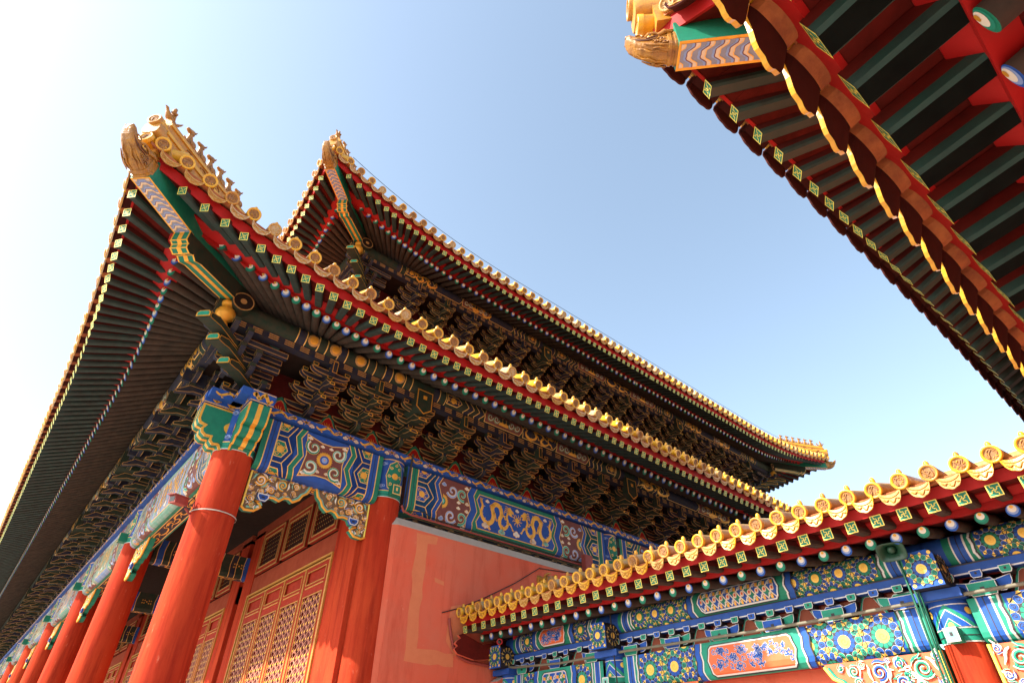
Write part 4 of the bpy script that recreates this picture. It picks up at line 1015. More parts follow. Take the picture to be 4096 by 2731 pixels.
# side wall with its bevelled foot end and sloping coping, and the paler repaired strips
mb = MB()
pl_ = [(3.98, -.30), (4.24, -.50), (31.9, -.50), (31.9, .3), (3.98, .3)]
n = len(pl_); P = [(x, y, 0) for x, y in pl_] + [(x, y, 7.10) for x, y in pl_]
mb.add(P, [(i, (i + 1) % n, n + (i + 1) % n, n + i) for i in range(n)], 'red_wall')
tp = [(4.06, -.20), (4.28, -.34), (31.9, -.34), (31.9, .3), (4.06, .3)]
P = [(x, y, 7.10) for x, y in pl_] + [(x, y, 7.33) for x, y in tp]
mb.add(P, [(i, (i + 1) % n, n + (i + 1) % n, n + i) for i in range(n)] + [tuple(range(n, 2 * n))], 'plaster_grey')
mb.add([(3.996, -.3, 7.1), (4.24, -.512, 7.1), (31.9, -.512, 7.1), (31.9, -.512, 7.085), (4.24, -.512, 7.085), (3.98, -.312, 7.085)], [(3, 2, 1, 4), (4, 1, 0, 5)], 'plaster_grey')
wall = mb.build('side_wall', hall)
def ragged(pts, k=.035):
    out = []; r_ = random.Random(len(pts) * 17 + int(pts[0][0] * 10))
    for i in range(len(pts)):
        a, b = pts[i], pts[(i + 1) % len(pts)]; n = max(1, int(math.dist(a, b) / .22))
        for j in range(n):
            t = j / n; out.append((a[0] + (b[0] - a[0]) * t + r_.uniform(-k, k) * (.4 if j == 0 else 1), a[1] + (b[1] - a[1]) * t + r_.uniform(-k, k) * (.4 if j == 0 else 1)))
    return out
for pts, k, l in (([(4.84, 7.02), (5.50, 7.03), (5.47, 6.83), (5.19, 6.82), (5.17, 4.35), (6.25, 4.35), (6.25, 4.05), (4.86, 4.05), (4.84, 5.3)], .035, 1), ([(5.50, 6.02), (5.80, 5.97), (5.80, 5.87), (5.52, 5.91)], .015, 1), ([(6.02, 5.12), (6.06, 5.42), (6.35, 5.50), (6.6, 5.5), (6.6, 4.4), (6.28, 4.3), (6.0, 4.6)], .035, 2)):
    mb = MB(); S = planar(mb, (0, -.50, 0), (1, 0, 0), (0, 0, 1), (0, -1, 0)); S.poly(ragged(pts, k), 'red_wall_patch', l); mb.build('repainted_patch', wall)
# carved spandrels under the beam ends
def spandrel_mesh(w=1.50, hgt=1.0, sheet='hall'):
    # x away from the column, z up (top edge at 0), front towards -y
    mb = MB(); lo = [(0, 0), (0, -hgt * .94), (.10, -hgt), (.30, -hgt * .98), (.44, -hgt * .86), (.38, -hgt * .80), (.26, -hgt * .76), (.46, -hgt * .70), (.52, -hgt * .60), (.66, -hgt * .58), (.80, -hgt * .62), (.90, -hgt * .52), (1.02, -hgt * .50), (1.12, -hgt * .56), (1.26, -hgt * .46), (1.32, -hgt * .34), (1.42, -hgt * .26), (w, -hgt * .05), (w, 0)]
    k = w / 1.5; lo = [(x * k if x < w else w, z) for x, z in lo]
    M = Mx(((1, 0, 0, 0), (0, 0, -1, .09), (0, 1, 0, 0), (0, 0, 0, 1)))
    mb.prism(lo, .16, M, 'spandrel_ground' if sheet == 'hall' else 'orange_red', 'leaf_green')
    f = -.09
    edge = [(x, f, z) for x, z in lo[1:-1]]
    mb.tube(edge, .030, 'gold' if sheet == 'hall' else 'rim_yellow', 6); mb.tube([(.02, f, 0), (.02, f, -hgt * .95)], .026, 'rim_yellow', 6)
    q = inset(lo[::-1] if False else lo[::-1], .06)
    mb.tube([(x * .96 + .02, f + .02, z * .9 - .02) for x, z in lo[2:-1]], .028, 'pale_teal' if sheet == 'hall' else 'teal', 6)
    rr = random.Random(5)
    cen = [(.27, -.25, .145, 1), (.80, -.24, .135, -1), (.14, -.72, .085, 1), (.56, -.44, .095, -1), (1.12, -.18, .085, 1), (.53, -.13, .075, 1), (1.10, -.37, .065, -1), (.09, -.48, .065, -1), (.34, -.52, .07, 1), (.22, -.86, .06, -1), (.72, -.50, .055, 1), (.90, -.44, .05, -1), (1.00, -.08, .05, 1), (.08, -.08, .055, -1), (1.28, -.10, .05, -1), (.66, -.06, .04, 1), (.42, -.36, .05, 1), (.20, -.60, .045, 1)]
    hs_ = sheet == 'hall'
    cs = [('cream', 'pale_teal'), ('pale_teal', 'cream'), ('grey_blue', 'cream'), ('wave_cream', 'pale_blue')] if hs_ else [('teal', 'cream'), ('bright_blue', 'cream'), ('teal', 'bright_blue'), ('bright_blue', 'teal')]
    for i, (x, z, r, fl) in enumerate(cen):
        m1, m2 = cs[i % 4]; x *= k; z *= hgt; a0 = rr.random() * 6
        sp = spiral((x, z), r, 1.8, fl, 26, a0, .10); mb.tube([(a, f - .012, b) for a, b in sp], [(r * .115 * (1 - .4 * j / 26) + .003) * (1 if hs_ else .5) for j in range(27)], 'gold' if hs_ else 'cream', 6)
        sp = spiral((x, z), r * .80, 1.6, fl, 22, a0, .12); mb.tube([(a, f - .004, b) for a, b in sp], [r * .105 * (1 - .4 * j / 22) + .003 for j in range(23)], m1, 6)
        for q in range(3):
            a1 = a0 + 1.2 + q * 1.7; P_ = [(x + r * 1.12 * math.cos(a1 + t), f - .004, z + r * 1.12 * math.sin(a1 + t)) for t in (0, .35, .7, 1.05)]
            P_.append((x + r * 1.42 * math.cos(a1 + 1.3), f - .010, z + r * 1.42 * math.sin(a1 + 1.3))); mb.tube(P_, [r * .04, r * .15, r * .17, r * .12, r * .03], m2 if q != 1 else m1, 6)
            mb.tube([(p_[0], p_[1] - .012, p_[2] - r * .12) for p_ in P_], r * .035, 'gold' if hs_ else 'cream', 5)
        mb.ball((x, f - .012, z), r * .16, 'gold' if hs_ else 'orange_red', 6)
    for i in range(46):
        x = rr.uniform(.04, 1.32) * k; z = -rr.uniform(.03, .50 if x > .45 else .90) * hgt
        if x > .45 and z < -.42 * hgt * (1.5 - x / k) / .9: continue
        a0 = rr.random() * 6; l = .03 + .04 * rr.random()
        mb.tube([(x, f - .002, z), (x + l * math.cos(a0), f - .012, z + l * math.sin(a0)), (x + l * 1.6 * math.cos(a0 + .6), f - .003, z + l * 1.6 * math.sin(a0 + .6))], [.008, .020, .005], (cs[i % 4][i % 2]) if i % 3 else ('gold' if hs_ else 'cream'), 6)
    c = 'blue' if sheet == 'hall' else 'grey_blue'
    mb.prism([(.28 * k, -hgt * .57), (.54 * k, -hgt * .57), (.54 * k, -hgt * .66), (.48 * k, -hgt * .74), (.34 * k, -hgt * .74), (.28 * k, -hgt * .66)], .07, Mx(((1, 0, 0, 0), (0, 0, -1, f), (0, 1, 0, 0), (0, 0, 0, 1))), c, rim='white_line', rimw=.024)
    mb.box((.41 * k, f - .078, -hgt * .655), (.07, .012, .035), 'black_line')
    return mb.mesh('carved_spandrel')
MESH['sp'] = spandrel_mesh(); MESH['spw'] = spandrel_mesh(1.72, .78, 'wing')
def spandrel(key, p, a, out, parent):
    a, out = V(a), V(out); M = Mx(((a.x, -out.x, 0, p[0]), (a.y, -out.y, 0, p[1]), (a.z, 0, 1, p[2]), (0, 0, 0, 1))); link('carved_spandrel', MESH[key], parent, M)
spandrel('sp', (.46, 0, 7.64), AXV, -AYV, hall); spandrel('sp', (3.58, 0, 7.64), -AXV, -AYV, hall)
mb = MB(); mb.box((2.0, -.02, 7.61), (3.1, .22, .08), 'red_paint'); mb.build('beam_lining', hall)
for i, y in enumerate(BY):
    if i: spandrel('sp', (0, y - .44, 7.6), -AYV, -AXV, hall)
    if i < 7: spandrel('sp', (0, y + .46, 7.6), AYV, -AXV, hall)
# bracket sets, the red boards behind them, the eave purlin and its plank
def brackets(S, stops, counts, upper=False):
    k = 0
    for i in range(len(stops) - 1):
        for j in range(counts[i]):
            x = stops[i] + (stops[i + 1] - stops[i]) * j / counts[i]
            if x == 0: continue
            key = 'bsc' if j == 0 else 'bs%d' % (k % 2); PKH.put('bracket_set', key, S.frame(x), 1.0, hall); k += 1
def backing(S, L, stops, counts):
    mb = MB(); f = S.at
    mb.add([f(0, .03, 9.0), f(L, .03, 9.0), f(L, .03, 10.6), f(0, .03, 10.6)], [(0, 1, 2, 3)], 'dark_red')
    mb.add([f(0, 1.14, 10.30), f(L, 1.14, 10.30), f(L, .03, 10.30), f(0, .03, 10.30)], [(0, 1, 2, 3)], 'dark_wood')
    Sh = planar(mb, S.O + S.n * .03 + Z * 9.06, S.a, Z, S.n)
    for i in range(len(stops) - 1):
        w = (stops[i + 1] - stops[i]) / counts[i]
        for j in range(counts[i]):
            x = stops[i] + w * (j + .5)
            for m, q, l in (('leaf_green', 1.22, 1), ('dull_gold', 1.04, 2), ('red_paint', .98, 3)):
                Sh.poly([(x + a * q * w / 1.32, b * q) for a, b in ((-.42, 0), (-.36, .10), (-.24, .18), (-.14, .32), (-.08, .44), (0, .50), (.08, .44), (.14, .32), (.24, .18), (.36, .10), (.42, 0))], m, l)
            for dx, dy in ((-.06, .10), (.06, .10), (0, .19)): Sh.disc((x + dx, dy + .02), .05, 'gold', 4, n=8)
            for t in range(7):
                a = .35 + t * .4; Sh.line([(x + .12 * math.cos(a), .12 + .12 * math.sin(a)), (x + .19 * math.cos(a + .2), .14 + .2 * math.sin(a + .1))], [.03, .008], 'gold', 4)
    return mb.build('bracket_board', hall)
OP = 1.25
def purlin(S, L, x0=-1.72, stops=()):
    mb = MB(); r = .245; zc = 10.70; O = S.O
    P = [S.at(x0, OP, 0) * 0 + O + S.a * x0 + S.n * OP + Z * zc, O + S.a * L + S.n * OP + Z * zc]
    mb.tube(P, r, 'deep_green', 20)
    prof = [(OP + r * math.cos(t), zc + r * math.sin(t)) for t in [R(70 - i * 16) for i in range(11)]]
    Sh, T = profiled(mb, O, S.a, S.n, prof)
    def ringband(a, b, m, l=1): Sh.rect(a, 0, b, T, m, l)
    st = [-1.9] + list(stops) if stops else [-1.9]
    c0 = T * .52
    for i in range(len(stops) - 1):
        A, B = stops[i], stops[i + 1]; w = B - A
        if w < 5:
            marks = [(A + w * t, m) for t, m in ((.06, 'deep_blue'), (.2, 'deep_green'), (.34, 'deep_blue'), (.55, 'deep_green'), (.68, 'deep_blue'), (.84, 'deep_green'))]
            for q, m in marks: ringband(q, q + .20, m); ringband(q + .2, q + .225, 'gold_line', 2); ringband(q - .025, q, 'gold_line', 2)
            for q in (A + w * .13, A + w * .28, A + w * .46, A + w * .76):
                Sh.disc((q + .12, c0), .16, 'dull_gold', 2, n=12); Sh.disc((q + .12, c0), .11, 'gold', 3, n=10)
            continue
        def zz(x, mir): return [(x + mir * .12, 0), (x, T * .3), (x + mir * .14, T * .55), (x, T * .8), (x + mir * .1, T)]
        for mir, e in ((1, A), (-1, B)):
            X = lambda t: e + mir * t
            for a, b, m in ((.3, .5, 'deep_blue'), (.5, .52, 'gold_line'), (.72, .74, 'gold_line')): ringband(min(X(a), X(b)), max(X(a), X(b)), m)
            Sh.panel([(X(.78), c0 - .14), (X(1.15), c0 - .14), (X(1.28), c0), (X(1.15), c0 + .14), (X(.78), c0 + .14)], 'deep_blue', 'gold_line', .02, 1); Sh.disc((X(.98), c0), .09, 'gold', 3, n=9); arabesque(Sh, min(X(.78), X(1.2)), c0 - .12, max(X(.78), X(1.2)), c0 + .12, 'gold', 3, 2)
            for t, m in ((1.4, 'deep_blue'), (1.6, 'deep_green'), (1.8, 'deep_blue')):
                between(Sh, zz(X(t), mir), zz(X(t + .2), mir), m, 1); Sh.line(zz(X(t), mir), .022, 'gold_line', 2)
            Sh.line(zz(X(2.0), mir), .022, 'gold_line', 2)
        m0, m1 = A + 2.15, B - 2.15; k = 3 if w > 7 else 1; ww = (m1 - m0) / k
        for j in range(k):
            u = m0 + ww * j
            if (j + i) % 2:
                Sh.panel([(u + .05, c0 - .2), (u + ww - .05, c0 - .2), (u + ww, c0), (u + ww - .05, c0 + .2), (u + .05, c0 + .2), (u, c0)], 'maroon', 'gold_line', .022, 1)
                for t in (.14, .3, .7, .86): curl(Sh, (u + ww * t, c0), .12, 1 if t < .5 else -1, ('leaf_green', 'cream'), 2, 0)
                Sh.rect(u + ww * .38, c0 - .1, u + ww * .62, c0 + .12, 'gold', 2)
                for t in (-.12, 0, .12): Sh.disc((u + ww * (.5 + t * .8), c0 - .03), .07, 'deep_green', 4, n=10)
            else:
                Sh.panel([(u + .1, c0 - .2), (u + ww - .1, c0 - .2), (u + ww, c0), (u + ww - .1, c0 + .2), (u + .1, c0 + .2), (u, c0)], 'deep_blue', 'gold_line', .022, 1); dragon(Sh, u + .12, c0 - .2, ww - .24, .42, 'gold', 3, 1 if i % 2 else -1)
    # end disc past the corner
    if x0 < 0:
        e = O + S.a * (x0 - .004) + S.n * OP + Z * zc
        for q, m, dx in ((r, 'dull_gold', 0), (r * .88, 'dark_wood', .004), (r * .30, 'dull_gold', .008)):
            PP = [e - S.a * dx + S.n * (q * math.cos(t)) + Z * (q * math.sin(t)) for t in [2 * math.pi * i / 20 for i in range(20)]]
            mb.add(PP, [tuple(range(20))], m)
    # slotted plank under it
    P = [O + S.a * u + S.n * o + Z * z for u in (x0 + .3, L) for o, z in ((1.34, 10.27), (1.34, 10.47), (1.12, 10.47), (1.12, 10.27))]
    mb.add(P, [(0, 1, 5, 4), (3, 0, 4, 7), (1, 2, 6, 5), (0, 3, 2, 1), (4, 5, 6, 7)], 'deep_blue')
    Sp = planar(mb, O + S.n * 1.34 + Z * 10.47, S.a, -Z, S.n); u = -1.2
    while u < min(L, 26):
        for v in (.03, .085, .14): Sp.rect(u, v, u + .24, v + .03, 'dull_gold', 1)
        u += .40
    return mb.build('eave_purlin', hall)
CA = [3, 6, 7, 6, 3]; brackets(SA, AX[:5], CA); backing(SA, 32, AX, CA[:5]); purlin(SA, 34, stops=AX[:5])
CB = [6] + [5] * 6; brackets(SB, BY[:8], CB); backing(SB, 62, BY[:7], CB); purlin(SB, 62, stops=BY[:4])
UX = [0, 8.8, 19.2, 28]; CU = [6, 7, 6]; brackets(SUA, UX, CU); backing(SUA, 28, UX, CU); purlin(SUA, 29.9, stops=UX)
brackets(SUB, [0, 8.8, 16.3], [6, 5]); purlin(SUB, 20, stops=[0, 8.8]); backing(SUB, 20, [0, 8.8], [6])
brackets(SUC, [0, 8.8], [6]); purlin(SUC, 12)
for O, n1, n2 in (((0, 0, 0), -AYV, -AXV), ((4, 4, 8.15), -AYV, -AXV), ((32, 4, 8.15), -AYV, AXV)): corner_bracket(O, n1, n2, hall)
# upper storey beams just under its brackets
mb = MB(); mb.box((18, 4.0, 16.95), (28, .9, .36), 'blue'); mb.box((18, 4.02, 16.3), (27.9, .7, .9), 'leaf_green'); mb.box((4.0, 30, 16.95), (.9, 51, .36), 'blue'); mb.build('upper_beam', hall)
# porch: ceiling, doors, lattice
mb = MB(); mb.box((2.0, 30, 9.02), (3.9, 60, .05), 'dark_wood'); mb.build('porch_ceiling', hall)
def tie_beam(y):
    mb = MB(); L = 3.2; a = AXV; out = -AYV; prof = [(.22, 8.05), (.22, 7.45), (.16, 7.35), (-.16, 7.35), (-.22, 7.45), (-.22, 8.05)]
    S, T = profiled(mb, (.43, y, 0), a, out, prof)
    acc = [0] + list(S.vb) + [T]
    for i in range(len(acc) - 1): S.rect(0, acc[i], L, acc[i + 1], 'deep_green', 0)
    for u, m in ((.1, 'blue'), (.5, 'deep_blue'), (1.0, 'blue'), (1.9, 'blue'), (2.4, 'deep_blue'), (2.85, 'blue')):
        between(S, zig(u, T, .3), zig(u + .2, T, .3), m, 1); S.line(zig(u, T, .3), .02, 'gold_line', 2); S.line(zig(u + .2, T, .3), .02, 'gold_line', 2)
    for u in (.75, 1.6, 2.7): arabesque(S, u - .2, .15, u + .2, .5, 'gold', 2, 2)
    S.panel([(.4, .78), (2.9, .78), (3.0, .94), (2.9, 1.1), (.4, 1.1), (.3, .94)], 'deep_blue', 'gold_line', .02, 2); dragon(S, .5, .8, 1.1, .28, 'gold', 4); dragon(S, 1.7, .8, 1.1, .28, 'gold', 4)
    mb.build('tie_beam', hall)
for y in BY[1:5]: tie_beam(y)
def lattice(mb, O, a, w, h, m, pitch=.165, t=.018, d=.03):
    O, a = V(O), V(a); nrm = a.cross(Z)
    def bar(p, q, tt, m_):
        p, q = V(p), V(q); dd = (q - p).normalized(); s = nrm.cross(dd) * (tt / 2)
        A = [O + a * (x) + Z * y for x, y in (p.xy, q.xy)] if False else None
    S0 = Sheet(mb, lambda u, v: (O + a * u + Z * v, -AXV)); S0.clip = (0, 0, w, h)
    for sl in (.58, -.58, None):
        if sl is None:
            u = pitch * .43
            while u < w: S0.line([(u, 0), (u, h)], t, m, 6); u += pitch * .86
            continue
        c = -w * 1.2
        while c < h + w * 1.2:
            S0.line([(0, c), (w, c + sl * w)], t, m, 8 if sl > 0 else 10); c += pitch
    # gilded bosses on the crossings
    u = pitch * .43; k = 0
    while u < w:
        v = (pitch / 2 if k % 2 else 0) + .58 * u % pitch
        while v < h:
            S0.disc((u, v), t * .95, 'gold', 12, n=6); v += pitch
        u += pitch * .86; k += 1
XD = 3.45
def door_bay(y0, y1, first=False):
    # red frame, lintel, transom windows and four latticed leaves
    mb = MB()
    mb.box((XD + .08, (y0 + y1) / 2, 6.93), (.12, y1 - y0, .56), 'lintel_red'); mb.box((XD + .07, (y0 + y1) / 2, 8.85), (.16, y1 - y0, .34), 'lintel_red')
    mb.box((XD + .12, (y0 + y1) / 2, 9.3), (.2, y1 - y0, .6), 'dark_red')
    d0, d1 = y0 + (1.20 if first else .80), y1 - .85
    mb.box((XD + .1, (y0 + d0) / 2, 4.4), (.22, d0 - y0, 8.8), 'red_column'); mb.box((XD + .1, (y1 + d1) / 2, 4.4), (.22, y1 - d1, 8.8), 'red_column')
    mb.box((XD + .3, (y0 + y1) / 2, 4.5), (.1, y1 - y0, 9), 'void_dark')
    fr = mb.build('door_frame', hall)
    mb = MB()
    for o in (0, .09):
        mb.box((XD - .03 + o * .4, (d0 + d1) / 2, 6.62 - o), (.06, d1 - d0 - o * 2, .045), 'gold_dim')
        for y in (d0 + .025 + o, d1 - .025 - o): mb.box((XD - .03 + o * .4, y, 3.3), (.06, .045, 6.6 - o * 2), 'gold_dim')
    mb.build('gilded_moulding', fr)
    n = 3; w = (d1 - d0) / n
    for i in range(n):
        mb = MB(); a, b = d0 + w * i + .14, d0 + w * (i + 1) - .14; z0, z1 = 7.30, 8.60
        for (ya, yb, za, zb) in ((a, b, z0, z0 + .16), (a, b, z1 - .16, z1), (a, a + .16, z0 + .16, z1 - .16), (b - .16, b, z0 + .16, z1 - .16)): mb.box((XD + .03, (ya + yb) / 2, (za + zb) / 2), (.10, yb - ya, zb - za), 'door_red')
        for e in (.0, .15):
            for (ya, yb, za, zb) in ((a + e, b - e, z0 + e, z0 + e + .028), (a + e, b - e, z1 - e - .028, z1 - e), (a + e, a + e + .028, z0 + e + .03, z1 - e - .03), (b - e - .028, b - e, z0 + e + .03, z1 - e - .03)): mb.box((XD - .03, (ya + yb) / 2, (za + zb) / 2), (.03, yb - ya, zb - za), 'dull_gold')
        mb.add([(XD + .06, a + .16, z0 + .16), (XD + .06, b - .16, z0 + .16), (XD + .06, b - .16, z1 - .16), (XD + .06, a + .16, z1 - .16)], [(0, 3, 2, 1)], 'void_dark')
        lattice(mb, (XD + .02, a + .16, z0 + .16), AYV, b - a - .32, z1 - z0 - .32, 'dark_red', .15, .022); mb.build('transom_window', fr)
    w = (d1 - d0 - .24) / 4
    for i in range(4):
        mb = MB(); a, b = d0 + .12 + w * i, d0 + .12 + w * (i + 1) - .02
        def rail(ya, yb, za, zb, x=0): mb.box((XD + .04 + x, (ya + yb) / 2, (za + zb) / 2), (.11, yb - ya, zb - za), 'door_red')
        rail(a, a + .17, .3, 6.5); rail(b - .17, b, .3, 6.5); rail(a + .17, b - .17, 6.40, 6.5); rail(a + .17, b - .17, 5.74, 6.02); rail(a + .17, b - .17, 2.0, 2.3); rail(a + .17, b - .17, .3, .6)
        mb.box((XD + .07, (a + b) / 2, 6.21), (.06, b - a - .34, .38), 'door_red'); mb.box((XD + .07, (a + b) / 2, 1.3), (.06, b - a - .34, 1.4), 'door_red')
        for (za, zb) in ((6.03, 6.39), (2.3, 5.74)):
            for (ya, yb, zc, zd) in ((a + .15, b - .15, za, za + .022), (a + .15, b - .15, zb - .022, zb), (a + .15, a + .172, za + .022, zb - .022), (b - .172, b - .15, za + .022, zb - .022)): mb.box((XD - .02, (ya + yb) / 2, (zc + zd) / 2), (.025, yb - ya, zd - zc), 'gold_dim')
        for y in (a + .015, b - .015): mb.box((XD - .022, y, 3.4), (.02, .03, 6.2), 'gold_dim')
        mb.box((XD - .022, (a + b) / 2, 5.95), (.02, b - a - .34, .03), 'gold_dim')
        leaf = mb.build('door_leaf', fr)
        if leaf:
            mb = MB(); mb.add([(XD + .07, a + .17, 2.3), (XD + .07, b - .17, 2.3), (XD + .07, b - .17, 5.74), (XD + .07, a + .17, 5.74)], [(0, 3, 2, 1)], 'lattice_back')
            lattice(mb, (XD + .03, a + .18, 2.33), AYV, b - a - .36, 3.38, 'lattice_pale', .19, .036); mb.build('door_lattice', fr)
door_bay(.05, 8.2, True)
for i in range(1, 4): door_bay(BY[i] + .25, BY[i + 1] - .25)
PKH.flush(MESH, 100, {'flying_rafter': 'flying_rafter_row', 'round_rafter': 'round_rafter_row', 'tile_end': 'tile_end_row', 'drip_tile': 'drip_tile_row', 'bracket_set': 'bracket_row'})
# ------------------------------------------------------------------ the low side gallery against the hall's wall
gallery = thing('side_gallery', 'low side gallery with bright blue and green painted beams under one yellow tiled eave', 'gallery', (8.2, -7, 0))
PKG = Picker()
DW = Dim(tag='w', op=0, zp=4.93, rr=.080, orr=.85, zr=4.755, zfb=4.965, wf=.158, hf=.162, of=1.40, zf=4.885, L=0, F=0, s0=0, pr=.37, prc=0, pt=.376, to=1.61, tz=5.25, tr=.118, dw=.295, dr=.118, dout=-.01, ddn=-.01, dk=dict(leaf=.14, alpha=70), fl=.03, ts=.22,
         tlen=1.5, rin=.4, fcol=('rafter_dark', 'rafter_dark', 'dark_red'), tcol=[('tile_yellow', 'tile_worn', 'tile_yellow'), ('tile_yellow', 'tile_yellow', 'tile_yellow'), ('tile_ochre', 'tile_pale', 'tile_yellow'), ('tile_yellow', 'tile_worn', 'tile_ochre')],
         dcol=[('tile_yellow', 'tile_clay_dark'), ('tile_worn', 'tile_clay_dark')])
eave_meshes('w', DW)
SW = Side((7.8, -.50, 0), (0, -1, 0), (-1, 0, 0), 30, DW, (False, False))
eave(SW, 'w', PKG, gallery, .22, 14.6, soffit_inner=-.8, roof_in=.15, roof_rise=.29)
PKG.flush(MESH)
def xuan(S, c, r, petal, ring, layer, n=12, ph=0.):
    S.disc(c, r * 1.02, 'black_line', layer, n=28)
    for i in range(n):
        t = 2 * math.pi * (i + ph) / n; q = (c[0] + r * .80 * math.cos(t), c[1] + r * .80 * math.sin(t)); k = r * .205
        S.disc(q, k, 'white_line', layer + 1, n=12); S.disc(q, k * .93, ring, layer + 2, n=12)
        S.line(spiral(q, k * .55, 1.1, 1, 10, t), k * .16, 'black_line', layer + 3)
        t2 = t + math.pi / n; S.poly([(c[0] + r * .93 * math.cos(t2 - .10), c[1] + r * .93 * math.sin(t2 - .10)), (c[0] + r * .93 * math.cos(t2 + .10), c[1] + r * .93 * math.sin(t2 + .10)), (c[0] + r * .74 * math.cos(t2), c[1] + r * .74 * math.sin(t2))], 'flower_yellow', layer + 3)
        S.poly([(c[0] + r * 1.0 * math.cos(t2 - .13), c[1] + r * 1.0 * math.sin(t2 - .13)), (c[0] + r * 1.14 * math.cos(t2), c[1] + r * 1.14 * math.sin(t2)), (c[0] + r * 1.0 * math.cos(t2 + .13), c[1] + r * 1.0 * math.sin(t2 + .13))], 'flower_yellow', layer + 3)
        w = math.pi / n * .86
        S.poly([(c[0] + r * .34 * math.cos(t - w), c[1] + r * .34 * math.sin(t - w)), (c[0] + r * .54 * math.cos(t - w), c[1] + r * .54 * math.sin(t - w)), (c[0] + r * .59 * math.cos(t), c[1] + r * .59 * math.sin(t)), (c[0] + r * .54 * math.cos(t + w), c[1] + r * .54 * math.sin(t + w)), (c[0] + r * .34 * math.cos(t + w), c[1] + r * .34 * math.sin(t + w))], petal, layer + 1)
    S.disc(c, r * .34, 'flower_yellow', layer + 2, n=18)
    S.line(spiral(c, r * .22, 1.2, 1, 12), r * .03, 'gold', layer + 3)
def wzig(x, H, w, mir): return [(x + mir * w * a, H * b) for a, b in ((.12, 0), (.05, .2), (.0, .24), (.10, .5), (.0, .76), (.05, .8), (.12, 1))]
